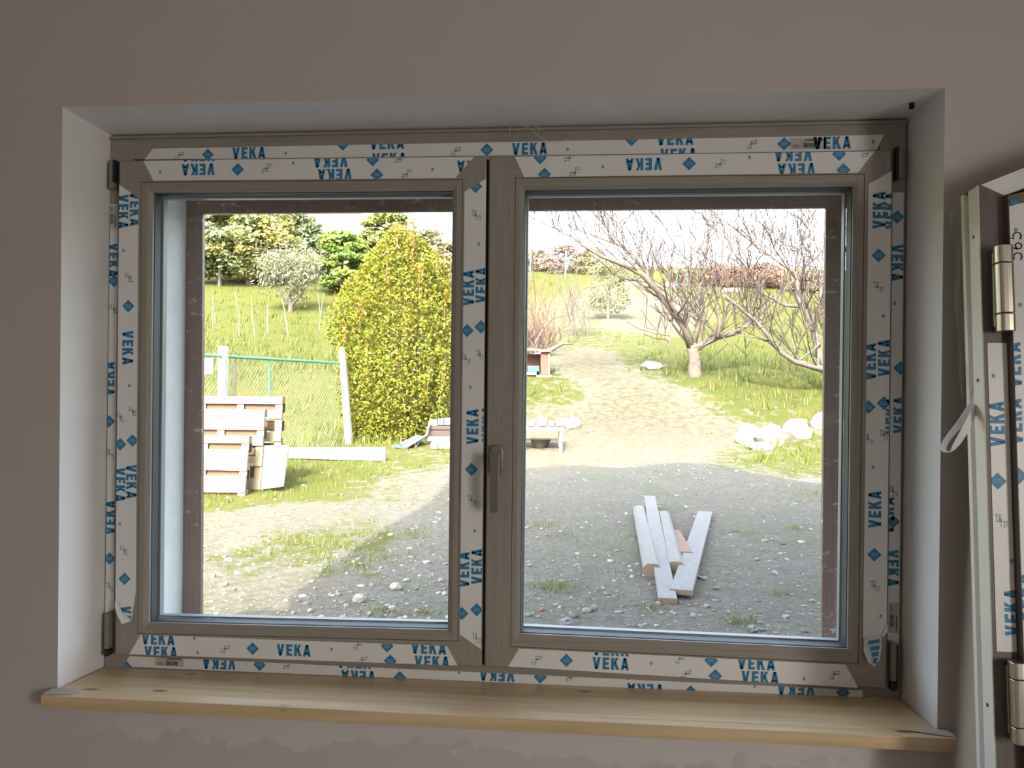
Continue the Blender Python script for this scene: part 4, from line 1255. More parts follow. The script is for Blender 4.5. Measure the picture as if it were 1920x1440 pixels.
# upright shoots
SH = []
for i in range(70):
    row = RNG.uniform(430, 640) if i % 3 else RNG.uniform(640, 800)
    l, r_ = edges(row)
    cpx = l+(r_-l)*RNG.uniform(.04, .96); y0 = base.y+.9+RNG.uniform(-.5, .5)
    a_ = at(cpx, row+18, y0); c_ = at(cpx+RNG.uniform(-5, 7), row-RNG.uniform(18, 48), y0)
    m = 34
    tt = NR.random(m)[:, None]
    c = np.array(a_)[None]*(1-tt)+np.array(c_)[None]*tt + NR.normal(0, .03, (m, 3))
    LV.append(leaves(c, .078, jitter((.46, .30, .04) if i % 3 else (.36, .34, .05), m), 2.4, droop=-.8))
    SH.append((tuple(a_), tuple(c_)))
def cat(parts):
    Vs, Fs, Cs = [], [], []; k2 = 0
    for v, f, c in parts: Vs.append(v); Fs.append(f+k2); Cs.append(c); k2 += len(v)
    return np.concatenate(Vs), np.concatenate(Fs), np.concatenate(Cs)
o = fast_mesh('foliage', *cat(LV), 'leaf', lau); o['kind'] = 'stuff'
b = MB()
for i in range(26):
    an = RNG.uniform(0, 6.28); r0 = RNG.uniform(0, .5)*W0; h = RNG.uniform(.6, .95)
    p0 = Vector((base.x+math.cos(an)*r0*.5, base.y+1.2+math.sin(an)*r0*.4, base.z-.1)); p1 = Vector((base.x+math.cos(an)*r0*.9, base.y+1.2+math.sin(an)*r0*.7, base.z+h*HH*.8))
    b.tube([p0, p0.lerp(p1, .5)+Vector((RNG.gauss(0, .05), 0, 0)), p1], [.022, .015, .006], 5)
for a, c in SH: b.tube([a, c], [.010, .004], 4)
b.build('stems', 'bark', lau)

# ------------------------------------------------------------------ trees behind
def clump_tree(name, label, px, row, wpx, toprow, cols, size, n0, matn='needle', layers=9, trunk=True, flat=.42, crown0=.12, group=None, Y=None):
    p = gpt(px, row) if Y is None else at(px, row, Y)
    k = (p-CAM).dot(CF)/FPX
    H = (row-toprow)*k; W = wpx*k/2
    t = thing(name, label, 'tree', p, group)
    C, cc = [], []
    ncl = layers*9
    cents = []
    for i in range(ncl):
        h = crown0+(1-crown0)*RNG.random()
        rad = W*(1.0-((h-.42)/.72)**2)*(.35+.65*RNG.random()**.6)
        an = RNG.uniform(0, 6.283)
        cents.append((p.x+math.cos(an)*rad, p.y+math.sin(an)*rad*.8, p.z+h*H, W*RNG.uniform(.22, .42), RNG.random()))
    n = int(n0*2.2); size *= .72
    per = n//ncl
    for (x, y, z, s, g) in cents:
        q = NR.normal(0, 1, (per, 3)); q /= np.linalg.norm(q, axis=1)[:, None]; q *= NR.random((per, 1))**.4
        q[:, 2] *= flat; C.append(q*s+np.array([x, y, z]))
        c0 = cols[int(g*len(cols)) % len(cols)]
        cc.append(jitter(c0, per, .3))
    o = fast_mesh('crown', *leaves(np.concatenate(C), size, np.concatenate(cc), 2.0, spread=.5), matn, t); o['kind'] = 'stuff'
    if trunk:
        b = MB(); r = max(.06, W*.045)
        b.tube([p-Vector((0, 0, .3)), p+Vector((0, 0, H*.3)), p+Vector((.1, 0, H*.8))], [r*1.2, r, r*.4], 7)
        for i in range(10):
            h = RNG.uniform(.15, .75); an = RNG.uniform(0, 6.283); rad = W*RNG.uniform(.4, .7)
            a = p+Vector((0, 0, h*H)); b.tube([a, a+Vector((math.cos(an)*rad, math.sin(an)*rad*.8, .15*H*RNG.random()))], [r*.4, r*.12], 4)
        b.build('trunk', 'bark_light', t)
    return t
CED = [(.38, .41, .15), (.32, .38, .17), (.46, .42, .13), (.30, .36, .19)]
clump_tree('cedar_tree', 'broad pale cedar furthest left behind the vine stakes', 412, 536, 130, 360, CED, .42, 6500, group='trees on the slope')
clump_tree('cedar_tree', 'wide cedar with a short pale trunk behind the olive tree', 466, 534, 190, 385, CED, .42, 8000, group='trees on the slope')
clump_tree('cedar_tree', 'grey green cedar right behind the olive crown', 545, 520, 120, 405, [(.27, .30, .14), (.24, .29, .14)], .42, 5000, group='trees on the slope')
clump_tree('spruce_tree', 'bright green conifer with level boughs left of the laurel', 640, 552, 112, 436, [(.27, .40, .08), (.22, .36, .09), (.34, .43, .09)], .36, 6000, flat=.28, group='trees on the slope')
clump_tree('spruce_tree', 'tall pale conifer rising above the laurel against the sky', 722, 548, 112, 396, [(.38, .41, .11), (.44, .42, .13), (.32, .38, .13)], .42, 7000, flat=.32, group='trees on the slope')
clump_tree('shrub', 'loose leafless shrub between the tall conifer and the middle post', 800, 540, 90, 436, [(.36, .33, .16), (.32, .30, .17)], .26, 2600, group='trees on the slope')
clump_tree('scrub_bush', 'tawny scrub bush on the hill right of the laurel', 842, 512, 70, 458, [(.40, .30, .18), (.35, .25, .16)], .4, 2200, group='scrub on the far hill', trunk=False)
# olive
p = gpt(545, 584)
k = (p-CAM).dot(CF)/FPX
oli = thing('olive_tree', 'small grey olive tree with forked trunk above the vine stakes', 'tree', p)
C = []
for i in range(70):
    an = RNG.uniform(0, 6.283); r = RNG.random()**.6*58*k; h = RNG.uniform(-1, 1)
    q = NR.normal(0, .28, (60, 3)); C.append(q+np.array([p.x+math.cos(an)*r, p.y+math.sin(an)*r*.8, p.z+(75+46*h*math.sqrt(max(.05, 1-(r/(60*k))**2)))*k]))
C = np.concatenate(C)
o = fast_mesh('crown', *leaves(C, .17, jitter((.31, .31, .19), len(C), .35), 2.6), 'leaf', oli); o['kind'] = 'stuff'
b = MB()
P = lambda px, py: at(px, py, p.y)
b.tube([p-Vector((0, 0, .2)), P(545, 570), P(541, 540), P(540, 505)], [.12, .10, .07, .03], 6)
b.tube([P(544, 572), P(530, 555), P(518, 540), P(505, 510)], [.08, .07, .05, .02], 6)
b.tube([P(546, 574), P(556, 562), P(568, 548), P(585, 515)], [.08, .07, .05, .02], 6)
b.build('trunk', 'bark', oli)

# ------------------------------------------------------------------ bare trees
class Wood:
    def __init__(self): self.thick = MB(); self.thin = MB(); self.n = 0
    def twig(self, p, d, ln, r, lev, up=.35, jit=.13):
        if self.n > 14000: return
        n = 4 if lev < 2 else 3
        path = [p]; rads = [r]
        for i in range(n):
            d = (d + Vector((RNG.gauss(0, jit), RNG.gauss(0, jit), RNG.gauss(0, jit)+up*.12))).normalized()
            p = p+d*(ln/n); path.append(p); rads.append(max(.0105, r*(1-.7*(i+1)/n)))
        (self.thick if r > .02 else self.thin).tube(path, rads, 5 if r > .02 else 3, cap=False)
        self.n += n
        if lev <= 0: return
        for i in range(1, len(path)):
            for _ in range(RNG.choice((0, 1, 1, 2)) if lev > 1 else RNG.choice((0, 0, 1, 1))):
                q = Vector((RNG.gauss(0, 1), RNG.gauss(0, 1), RNG.gauss(.25, .7))).normalized()
                dd = (d*.55+q*.75+Vector((0, 0, up))).normalized()
                self.twig(path[i], dd, ln*RNG.uniform(.42, .72), rads[i]*.6, lev-1, up, jit)
    def limb(self, pts, r0, r1, twl, lev, dens=1, up=.4):
        n = len(pts)
        rads = [r0+(r1-r0)*i/(n-1) for i in range(n)]
        self.thick.tube(pts, rads, 7)
        for i in range(1, n):
            for _ in range(dens):
                t = RNG.random(); a = pts[i-1].lerp(pts[i], t)
                q = Vector((RNG.gauss(0, 1), RNG.gauss(0, 1), RNG.gauss(.3, .6))).normalized()
                d = ((pts[i]-pts[i-1]).normalized()*.4+q*.8+Vector((0, 0, up))).normalized()
                self.twig(a, d, twl*RNG.uniform(.6, 1.15), max(.013, rads[i]*.38), lev, up)
def bare_tree(name, label, basepx, limbs, barkm, twm, twl, lev, k0=1.0, cat='tree', Yoff=0, group=None):
    p = gpt(*basepx)
    Y = p.y
    t = thing(name, label, cat, p, group)
    w = Wood()
    for (pts, r0, r1, dy, dens) in limbs:
        n = len(pts)
        w.limb([at(a, c, Y+dy*i/max(1, n-1)) for i, (a, c) in enumerate(pts)], r0*k0, r1*k0, twl, lev, dens+(1 if dens > 1 else 0))
    w.thick.build('trunk', barkm, t, smooth=True)
    w.thin.build('twigs', twm, t)['kind'] = 'stuff'
    return t
bare_tree('fruit_tree', 'bare spreading fruit tree with forked trunk in the middle of the right pane', (1303, 706), [
    ([(1304, 713), (1303, 704), (1302, 690), (1303, 675), (1299, 658), (1296, 645)], .19, .135, 0, 0),
    ([(1297, 655), (1284, 615), (1262, 585), (1232, 545), (1205, 515), (1170, 497), (1130, 482), (1095, 462), (1068, 440)], .115, .022, -1.2, 2),
    ([(1232, 545), (1215, 515), (1195, 490), (1168, 462), (1130, 448), (1098, 436), (1060, 420)], .06, .012, .8, 2),
    ([(1205, 517), (1188, 526), (1168, 522), (1148, 514)], .028, .01, -.5, 1),
    ([(1299, 650), (1310, 612), (1316, 575), (1318, 530), (1322, 480), (1332, 430)], .085, .012, .8, 2),
    ([(1302, 655), (1322, 642), (1345, 632), (1385, 622), (1412, 600), (1440, 575), (1468, 545), (1490, 520)], .105, .018, 1.3, 2),
    ([(1345, 632), (1350, 608), (1343, 575), (1352, 530), (1366, 480), (1378, 420)], .055, .010, .2, 2),
    ([(1284, 615), (1288, 580), (1280, 540), (1290, 500), (1300, 440)], .055, .010, -.6, 2),
    ([(1262, 585), (1255, 640), (1250, 640)][:2] + [(1242, 655)], .03, .012, -1.0, 1),
], 'bark', 'twig', 1.5, 2)
bare_tree('fruit_tree', 'bare fruit tree on the far right with pale limbs cut by the brown frame', (1575, 742), [
    ([(1575, 745), (1562, 712), (1548, 692)], .17, .13, 0, 0),
    ([(1548, 694), (1520, 686), (1490, 678), (1466, 662), (1440, 630), (1415, 600), (1385, 575), (1358, 552)], .085, .018, -.9, 2),
    ([(1548, 694), (1535, 660), (1525, 620), (1512, 585), (1497, 560), (1495, 520), (1490, 510), (1470, 498), (1440, 475), (1415, 462)], .095, .018, .4, 2),
    ([(1497, 575), (1470, 572), (1440, 555), (1422, 545), (1420, 515), (1400, 525)], .04, .012, -.5, 1),
    ([(1525, 620), (1535, 580), (1540, 540), (1530, 500), (1540, 440)], .05, .012, .7, 2),
    ([(1466, 662), (1440, 640), (1415, 632), (1380, 628)], .03, .010, -.6, 1),
], 'bark_light', 'twig', 1.4, 2)
def stem_bush(name, label, px, row, wpx, toprow, n, m, seed, lev=1, r=.012, lean=.25):
    p = gpt(px, row); k = (p-CAM).dot(CF)/FPX
    t = thing(name, label, 'bush', p, 'bare shrubs by the path')
    w = Wood()
    for i in range(n):
        a = p+Vector((RNG.uniform(-.5, .5)*wpx*k*.55, RNG.uniform(-.5, .5)*wpx*k*.5, -.05))
        h = (row-toprow)*k*RNG.uniform(.55, 1.05)
        d = Vector((RNG.gauss(0, lean)+(a.x-p.x)*.25, RNG.gauss(0, lean), 1)).normalized()
        w.twig(a, d, h, r, lev, .5, .13)
    (w.thin if not w.thick.v else w.thick).build('stems', m, t)
    if w.thick.v and w.thin.v: w.thin.build('stems', m, t)
    return t
stem_bush('bare_shrub', 'thin upright orange brown shrub beside the middle post', 1015, 660, 90, 480, 18, 'twig_red', 1, 1, .011)
stem_bush('bare_shrub', 'dense reddish bramble over the little red hutch', 1000, 668, 80, 606, 44, 'twig_red', 2, 2, .012, .5)
stem_bush('bare_shrub', 'pale straw coloured shrub left of the fruit tree', 1085, 630, 110, 505, 26, 'bark_light', 3, 1, .011)
clump_tree('shrub', 'soft grey green shrub behind the straw coloured one', 1140, 600, 90, 488, [(.36, .36, .20), (.33, .31, .16)], .14, 2200, group='shrubs by the path')
bare_tree('bare_shrub', 'leaning grey stump with a low branch beside the hutch', (985, 690), [
    ([(975, 692), (992, 676), (1010, 664), (1035, 655), (1055, 644), (1075, 645)], .12, .02, 0, 1), ([(1010, 664), (1005, 640), (1020, 615)], .06, .02, 0, 2)], 'bark_light', 'twig', .5, 1, cat='bush')
# crest scrub
for i, (px, row, wpx, tr_, c, lab) in enumerate([(1005, 508, 60, 470, (.42, .33, .24), 'tawny scrub on the crest just right of the middle post'), (1058, 512, 70, 462, (.40, .29, .25), 'pinkish scrub on the crest behind the green posts'), (1110, 514, 60, 468, (.36, .33, .16), 'olive scrub on the crest right of the pinkish one'), (1360, 536, 90, 498, (.44, .24, .17), 'rust red thicket on the crest right of the fruit tree'), (1435, 540, 80, 496, (.46, .27, .20), 'rust pink thicket on the crest between the two fruit trees'), (1520, 548, 90, 508, (.40, .30, .20), 'tan thicket on the crest nearest the brown frame'), (1290, 528, 60, 506, (.42, .33, .16), 'ochre bush on the crest behind the fruit tree limbs')]):
    clump_tree('scrub_bush', lab, px, row, wpx, tr_, [c, tuple(x*.85 for x in c)], .22, 2000, crown0=0, group='scrub on the crest')
# far green posts
for i, (px, r0, r1, lab) in enumerate([(994, 522, 466, 'green fence post on the crest just right of the middle post'), (1060, 524, 470, 'green fence post on the crest second from the middle post'), (1269, 530, 476, 'green fence post on the crest behind the fruit tree'), (1418, 536, 480, 'green fence post on the crest between the two fruit trees'), (1288, 545, 492, 'short green fence post beside the one behind the fruit tree')]):
    q = gpt(px, r0); tp = at(px+1, r1, q.y)
    b = MB(); b.tube([q-Vector((0, 0, .2)), tp], .06, 6); b2 = b.build('fence_post', 'green_metal'); tag(b2, lab, 'fence post', 'green posts on the crest')

# ------------------------------------------------------------------ hutch, work bench and odds and ends
def boxpx(b, px0, px1, row0, row1, Y, dep, mi=0):
    P = [at(px0, row0, Y), at(px1, row0, Y), at(px1, row1, Y), at(px0, row1, Y)]
    b.prism(P, (0, dep, 0), mi)
hb = gpt(1020, 706); HY = hb.y
hut = thing('hutch', 'little red wooden hutch under the bramble beside the middle post', 'hutch', hb)
b = MB(); boxpx(b, 1014, 1027, 660, 702, HY, .7); b.build('side_panel', 'hutch_red', hut)
b = MB(); boxpx(b, 1027.3, 1031, 658, 704, HY-.03, .06); b.build('corner_post', 'hutch_yellow', hut)
b = MB(); boxpx(b, 960, 1013.5, 664, 690, HY+.5, .05); b.build('back_panel', 'hutch_red', hut)
b = MB()
P = [at(958, 652, HY-.1), at(1034, 657, HY-.1), at(1034, 660, HY-.1), at(958, 655, HY-.1)]
b.prism(P, (0, .9, .06)); b.build('roof', 'bark', hut)
b = MB(); boxpx(b, 1006, 1034, 703, 707, HY-.1, .9); boxpx(b, 958, 1005.7, 697, 703, HY-.05, .8); b.build('base_beam', 'board_white', hut)
b = MB(); boxpx(b, 989, 1011, 686, 696.5, HY+.05, .3); tag(b.build('crate', 'teal', bevel=.01), 'teal plastic crate standing in the red hutch', 'crate')
tb = gpt(1053, 851); TY = tb.y
ben = thing('work_bench', 'rough white bench loaded with stones in front of the path', 'bench', tb)
b = MB(); P = [at(950, 802, TY), at(1056, 802, TY), at(1056, 808, TY), at(950, 808, TY)]; b.prism(P, (0, .55, 0)); b.build('bench_top', 'board_white', ben)
for px in (1049, 962):
    b = MB(); boxpx(b, px, px+5.5, 808.3, 853, TY+.02, .07); b.build('leg', 'board_white', ben)
    b = MB(); boxpx(b, px-2, px+2.5, 808.3, 838, TY+.42, .07); b.build('leg', 'board_white', ben)
b = MB(); boxpx(b, 966, 1046, 822, 827, TY+.46, .03); b.build('stretcher', 'board_white', ben)
for i, (px, row, wd, hg, lab) in enumerate([(995, 802, 18, 14, 'leftmost white block on the bench'), (1016, 802, 20, 20, 'taller white block second on the bench'), (1034, 802, 14, 12, 'small white block third on the bench'), (1048, 802, 14, 18, 'rightmost white block at the bench end')]):
    c = at(px, row, TY+.12); kk = (c-CAM).dot(CF)/FPX
    v, f = ico(2); b = MB()
    vv = np.sign(v)*np.abs(v)**.55
    b.v = [(c.x+q[0]*wd*kk/2, c.y+.1+q[1]*.11, c.z+hg*kk/2+.002+q[2]*hg*kk/2*.93*(1+.12*noise.noise(Vector(q)*1.3+Vector((i, 0, 0))))) for q in vv]
    b.f = [tuple(int(a) for a in t) for t in f]; b.m = [0]*len(b.f)
    tag(b.build('stone_block', 'stone_white'), lab, 'stone')
rock('rock', 1074, 806, 30, 26, 'stone_white', 'white boulder right of the bench end', 'rock', None, 61)
rock('rock', 1060, 800, 20, 18, 'stone_white', 'smaller white boulder just behind the bench end', 'rock', None, 62)
# barrow-like basket below the bench
c = gpt(1012, 846); kk = (c-CAM).dot(CF)/FPX
b = MB()
L = []
for z, r in ((0.0, .45), (.10, .78), (.21, 1.0)):
    L.append([c+Vector((math.cos(t)*20*kk*r, .28+math.sin(t)*.22*r, z)) for t in [i*math.pi/8 for i in range(16)]])
L2 = [[c+Vector((math.cos(t)*18.4*kk*r, .28+math.sin(t)*.20*r, z)) for t in [i*math.pi/8 for i in range(16)]] for z, r in ((.21, 1.0), (.10, .76), (.02, .42))]
b.loft(L+L2, 0, cap=(True, True)); tag(b.build('tub', 'tub_shade_brown', smooth=False), 'shallow brown tub lying under the bench', 'tub')
# slate panel, tiles and kerb by the laurel
q = gpt(768, 842)
sp = thing('leaning_panel', 'dark blue framed panel lying tilted at the foot of the laurel', 'panel', q)
P = [at(739, 836, q.y), at(761, 839.5, q.y-.05), at(797, 818, q.y+.25), at(781, 815, q.y+.75)]
nrm = (P[1]-P[0]).cross(P[3]-P[0]).normalized()
if nrm.z < 0: nrm = -nrm
b = MB(); b.prism(P, nrm*-.03); b.build('sheet', 'slate', sp)
b = MB(); e0, e1 = P[1], P[2]; b.tube([e0+nrm*.006, e1+nrm*.006], .018, 6); b.build('edge_strip', 'alu', sp)
b = MB(); b.tube([P[2]+Vector((-.12, .25, -.05)), at(776, 843, q.y+.1)], .02, 6); b.tube([P[2]+Vector((0, .1, 0)), at(806, 790, q.y+.4)], .02, 6); b.build('prop', 'alu', sp)
for i, (px0, px1, r0, r1, dy, m, lab) in enumerate([(806, 820, 787, 798, .5, 'tile_grey', 'left grey tile on the stack right of the laurel'), (821, 832, 785, 797, .5, 'tile_grey', 'middle grey tile on the stack right of the laurel'), (833, 860, 784, 797, .5, 'tile_grey', 'right grey tile on the stack beside the middle post')]):
    b = MB(); boxpx(b, px0, px1, r0, r1, q.y+dy, .35); tag(b.build('roof_tile', m), lab, 'tile', 'grey tiles on the stack')
for i, (px0, px1, r0, r1, dy, m, lab) in enumerate([(805, 862, 798.5, 806, .48, 'tub_shade_brown', 'course under the grey tiles with shade put into its brown'), (803, 862, 806.5, 818, .5, 'tub_shade_brown', 'lower course of the stack beside the laurel, coloured brown as shade'), (800, 862, 818.5, 828, .4, 'tile_grey', 'pale grey slab at the foot of the tile stack')]):
    b = MB(); boxpx(b, px0, px1, r0, r1, q.y+dy, .45); tag(b.build('slab', m, bevel=.01), lab, 'slab')
b = MB(); boxpx(b, 806, 862, 829, 843, q.y+.05, .3); tag(b.build('stone_kerb', 'stone_white', bevel=.03), 'white stone kerb in front of the tile stack', 'kerb')
q = gpt(1188, 572); kk = (q-CAM).dot(CF)/FPX
b = MB(); r = 4.2*kk
b.loft([[q+Vector((math.cos(t)*r*s, math.sin(t)*r*s, z*kk)) for t in [i*math.pi/6 for i in range(12)]] for z, s in ((0, 1), (16, 1), (20, .9), (23, .45), (28, .4))], 0, cap=(True, True))
tag(b.build('plastic_drum', 'plastic_green', smooth=False), 'pale green plastic drum on the path left of the fruit tree', 'drum')
for i, (px, row, wd, hg, lab) in enumerate([(1185, 536, 60, 9, 'long white stone slab edge far up the path'), (1262, 540, 50, 12, 'white stone edge behind the fruit tree limbs'), (1375, 548, 40, 10, 'white stone edge right of the fruit tree top')]):
    rock('rock', px, row, wd, hg, 'stone_white', lab, 'rock', None, 70+i, .2)
# cable across the sky on the left
b = MB()
A, B = at(300, 442, 60), at(780, 388, 74)
b.tube([A.lerp(B, t)-Vector((0, 0, 1.1*4*t*(1-t))) for t in [i/16 for i in range(17)]], .035, 5)
tag(b.build('overhead_cable', 'cable'), 'single overhead cable crossing in front of the left hillside', 'cable')
# ================================================================== the unfitted unit leaning against the wall on the right
NY_ = Vector((0, 1, 0))
UX = 1.79
E_top = atx(1835, 347, UX); E_bot = atx(1868, 1440, UX)
uv = (E_top-E_bot).normalized()                 # up along the leaning unit
ur = Vector((1, 0, 0)); ur = (ur-uv*ur.dot(uv)).normalized()
un = ur.cross(uv).normalized()                  # towards the wall
if un.y < 0: un = -un
OF = E_top                                      # corner: top of the near left edge
def uw(a, h, d): return OF + ur*a + uv*h + un*d
def upx(px, py, d=0.0):
    """pixel on the unit's face plane (set back by d) -> (a, h)"""
    O = OF+un*d; r_ = ray(px, py); t = (O-CAM).dot(un)/r_.dot(un); p = CAM+r_*t-O
    return p.dot(ur), p.dot(uv)
HB = (FLOOR+0.012 - OF.z)/uv.z                  # foot of the unit
UWID = 0.95
unit = thing('window_unit', 'unfitted brown window unit with film and two hinges leaning right of the window', 'window', uw(UWID/2, HB, 0.035))
W_ = upx(1883, 450)[0]
def ub(name, m, a0, a1, h0, h1, d0, d1, bev=0.0):
    b = MB(); b.prism([uw(a0, h0, d0), uw(a1, h0, d0), uw(a1, h1, d0), uw(a0, h1, d0)], un*(d1-d0)); return b.build(name, m, unit, bevel=bev)
# left jamb: brown face, then the stepped white side
S0 = upx(1837, 344); S1p = upx(1990, 284)
slope = (S1p[1]-S0[1])/(S1p[0]-S0[0])
b = MB()
prof = [(0, 0), (W_, 0), (W_, .068), (.003, .068), (.003, .064), (0, .064), (0, .053), (.013, .053), (.013, .037), (0, .037), (0, .007), (-.0015, .007), (-.0015, .001)]
n = len(prof)
b.prism([uw(a, HB, d) for a, d in prof], uv*(-HB), 0)
# faces on the white side are unlaminated
for fi in range(2, 2+n):
    k_ = fi-2
    b.m[fi] = 0 if k_ in (0, 1, 2, 3) else 1
o = b.build('jamb', ['brown_unit', 'pvc_white'], unit)
for a, h in ((0, upx(1827, 438)[1]), (0, upx(1838, 711)[1]), (0, upx(1864, 1330)[1])):
    s = MB(); s.tube([uw(-.0006, h, .022), uw(.004, h, .022)], .0035, 8); s.build('fixing_hole', 'steel_dark', o)
ub('jamb', 'brown_unit', UWID-W_, UWID, HB, 0.0+slope*(UWID-W_), 0.0, 0.068)
ub('bottom_rail', 'brown_unit', W_+.0003, UWID-W_-.0003, HB, HB+W_, 0.0, 0.068)
# raking head
b = MB()
hh = [(0.002, 0.001), (UWID, slope*UWID+0.001), (UWID, slope*UWID-0.052), (W_+.0003, upx(1885, 369)[1])]
b.prism([uw(a, h, 0.0005) for a, h in hh], un*0.066); hd_ = b.build('head', 'brown_unit', unit)
b = MB(); f_ = [(0.003, 0.0), (UWID-.05, slope*(UWID-.05)), (UWID-.05, slope*(UWID-.05)-0.046), (W_+.002, upx(1885, 369)[1]+.002)]
b.prism([uw(a, h, -0.0004) for a, h in f_], un*-0.0006); b.build('protective_film', 'film', hd_)
# sash in it
sa = upx(1892.5, 450, -.016)[0]
ub('rebate', 'rebate_dark', W_+.0003, sa-.0003, HB+W_+.001, upx(1886, 372)[1]-.004, 0.012, 0.06)
st = upx(1893, 372)[1]
sx = MB()
so_ = [(sa, HB+W_+.008), (UWID-W_-.01, HB+W_+.008), (UWID-W_-.01, st+slope*.5), (sa, st)]
si_ = [(sa+.075, HB+W_+.083), (UWID-W_-.085, HB+W_+.083), (UWID-W_-.085, st-.075+slope*.45), (sa+.075, st-.075)]
sx.loft([[uw(a, h, .05) for a, h in so_], [uw(a, h, -.016) for a, h in so_], [uw(a, h, -.016) for a, h in si_], [uw(a, h, .05) for a, h in si_]], 0, closed=True)
us_ = sx.build('sash', 'brown_unit', unit)
gp = MB(); gp.poly([uw(a, h, .02) for a, h in si_]); gp.build('glass_pane', 'glass', us_)
FRJ = (OF, ur, uv, -un)
FRS = (OF-un*0.016, ur, uv, -un)
def upoly(ah, frame):
    """turn (a,h) into pixels for film()"""
    O, ex, ez, nn_ = frame
    return [project(O+ex*a+ez*h)[:2] for a, h in ah]
hj0, hj1 = upx(1870, 643)[1], upx(1890, 1222)[1]
film('protective_film', upoly([(.006, hj0), (W_-.002, hj0), (W_-.002, hj1), (.006, hj1)], FRJ), 0,
     [('O', 1862, 705, 0), ('V', 1868, 795, 90), ('D', 1870, 902, 0), ('I', 1875, 975, 90), ('O', 1896, 1052, 0), ('V', 1898, 1148, 90)], unit, FRJ)
hs0 = upx(1897, 386, -.016)[1]
film('protective_film', upoly([(sa+.001, hs0), (sa+.060, hs0+.012), (sa+.060, HB+.2), (sa+.001, HB+.2)], FRS), 0,
     [('O', 1904, 431, 0), ('V', 1899, 684, 90), ('V', 1901, 790, 90), ('D', 1909, 892, 0), ('O', 1912, 572, 0), ('V', 1915, 1120, 90)], us_, FRS)
# corner scrap of print above it
b = MB()
q = [upx(1893, 376, -.017), upx(1904, 375, -.017), upx(1912, 381, -.017), upx(1895, 387, -.017)]
b.prism([uw(a, h, -.0172) for a, h in q], un*-.0004); b.build('film_scrap', 'ink_blue', us_)
# handwritten 565 in black marker, written upwards
STRO = {'5': [(.95, 1), (.25, 1), (.18, .55), (.55, .62), (.85, .42), (.8, .12), (.45, 0), (.1, .1)], '6': [(.8, 1), (.4, .75), (.15, .35), (.25, .05), (.6, 0), (.85, .25), (.65, .48), (.3, .4), (.16, .25)]}
b = MB()
cx0 = upx(1916, 489, -.017); sc = .0225
for j, ch in enumerate('565'):
    pts = []
    for (x_, y_) in STRO[ch]:
        a = cx0[0] - y_*sc*1.0 + .2*x_*sc*.2
        h = cx0[1] + (j*.80 + x_*.72)*sc
        pts.append(uw(a, h, -.0175))
    b.tube(pts, .0011, 5)
b.build('marker_writing', 'ink_black', us_)
# hinges
def uhinge(rt, rb, px):
    a, ht = upx(px, rt, -.02); _, hb_ = upx(px, rb, -.02)
    ln = ht-hb_
    for f0, f1 in ((0, .20), (.21, .79), (.80, 1)):
        h0, h1 = ht-ln*f1, ht-ln*f0
        b = MB()
        L = []
        for h in (h0, h1):
            L.append([uw(a+.0135*math.copysign(abs(math.cos(t))**.6, math.cos(t)), h, -.022+.0135*math.copysign(abs(math.sin(t))**.6, math.sin(t))) for t in [k_*math.pi/10 for k_ in range(20)]])
        b.loft(L, 0, cap=(True, True)); b.build('hinge_barrel', 'steel_satin', unit, bevel=.0012)
    b = MB(); b.tube([uw(a, hb_+.002, -.022), uw(a, ht-.002, -.022)], .0105, 10); b.build('hinge_pin', 'steel_dark', unit)
    ub('hinge_plate', 'steel_satin', a-.012, a+.012, hb_+.01, ht-.01, -.010, -.0007)
uhinge(462, 622, 1879); uhinge(1240, 1392, 1907)

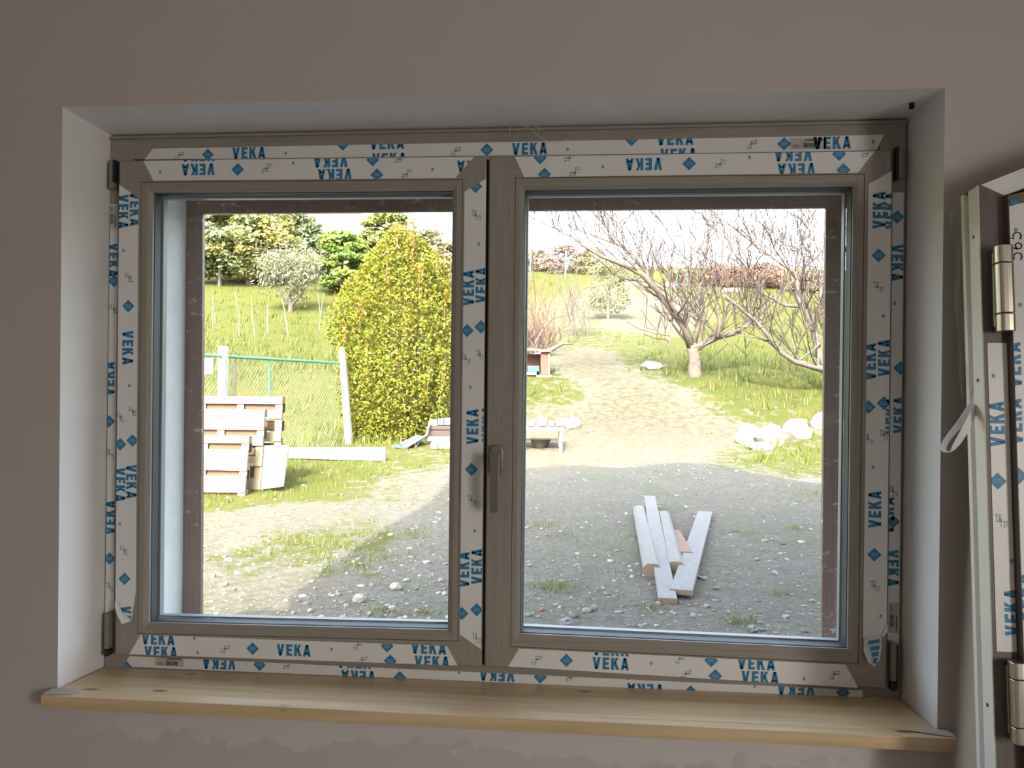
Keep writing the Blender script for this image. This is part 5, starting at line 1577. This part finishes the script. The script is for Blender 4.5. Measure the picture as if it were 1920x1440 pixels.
# clear wrap hanging off its left edge
wr = [(1786, 395, 1803, 376), (1780, 405, 1804, 400), (1783, 430, 1805, 430), (1788, 470, 1806, 470), (1791, 520, 1810, 520), (1788, 560, 1812, 560), (1795, 620, 1815, 620), (1796, 680, 1818, 680), (1801, 740, 1820, 740), (1812, 765, 1822, 765)]
b = MB(); rows = []
for i, (l, rl, r_, rr_) in enumerate(wr):
    row = []
    for j in range(7):
        t = j/6
        y = -.052-.012*math.sin(i*1.7+j*1.1)*(1-t) - .014*(1-t)
        row.append(at(l+(r_-l)*t, rl+(rr_-rl)*t, y))
    rows.append(row)
for i in range(len(rows)-1):
    for j in range(6): b.poly([rows[i][j], rows[i][j+1], rows[i+1][j+1], rows[i+1][j]])
tag(b.build('plastic_wrap', 'clear_wrap', smooth=True), 'crumpled clear plastic wrap hanging off the leaning unit edge', 'wrap')

# white strap looped from the side of the unit
# upper run comes down in front, turns at the bottom left and runs back up behind
def ribbon(cl_, b):
    LL = []
    pts = [(at(a0, a1, ay), at(b0, b1, by)) for a0, a1, ay, b0, b1, by in cl_]
    for i, (p, q) in enumerate(pts):
        t = ((pts[min(i+1, len(pts)-1)][0]+pts[min(i+1, len(pts)-1)][1])-(pts[max(i-1, 0)][0]+pts[max(i-1, 0)][1])).normalized()
        nn_ = t.cross((q-p).normalized()).normalized()*.0007
        LL.append([p-nn_, q-nn_, q+nn_, p+nn_])
    b.loft(LL, 0, cap=(True, True))
b = MB()
ribbon([(1826, 730, -.085, 1840, 733, -.100), (1822, 746, -.092, 1838, 752, -.108), (1808, 768, -.098, 1820, 786, -.112), (1794, 790, -.104, 1803, 802, -.116), (1780, 808, -.110, 1788, 818, -.124),
        (1768, 824, -.116, 1778, 832, -.132), (1761, 838, -.124, 1775, 842, -.140), (1764, 847, -.136, 1776, 847, -.152), (1776, 851, -.148, 1784, 844, -.164), (1790, 846, -.150, 1783, 838, -.170),
        (1806, 828, -.140, 1790, 826, -.165), (1820, 803, -.125, 1800, 806, -.150), (1832, 778, -.108, 1812, 784, -.130), (1836, 752, -.098, 1826, 757, -.112)], b)
o = b.build('strap', 'strap', smooth=True)
m_ = o.modifiers.new('sub', 'SUBSURF'); m_.levels = 2; m_.render_levels = 2
tag(o, 'white fabric strap looped over the pale side of the leaning unit', 'strap')
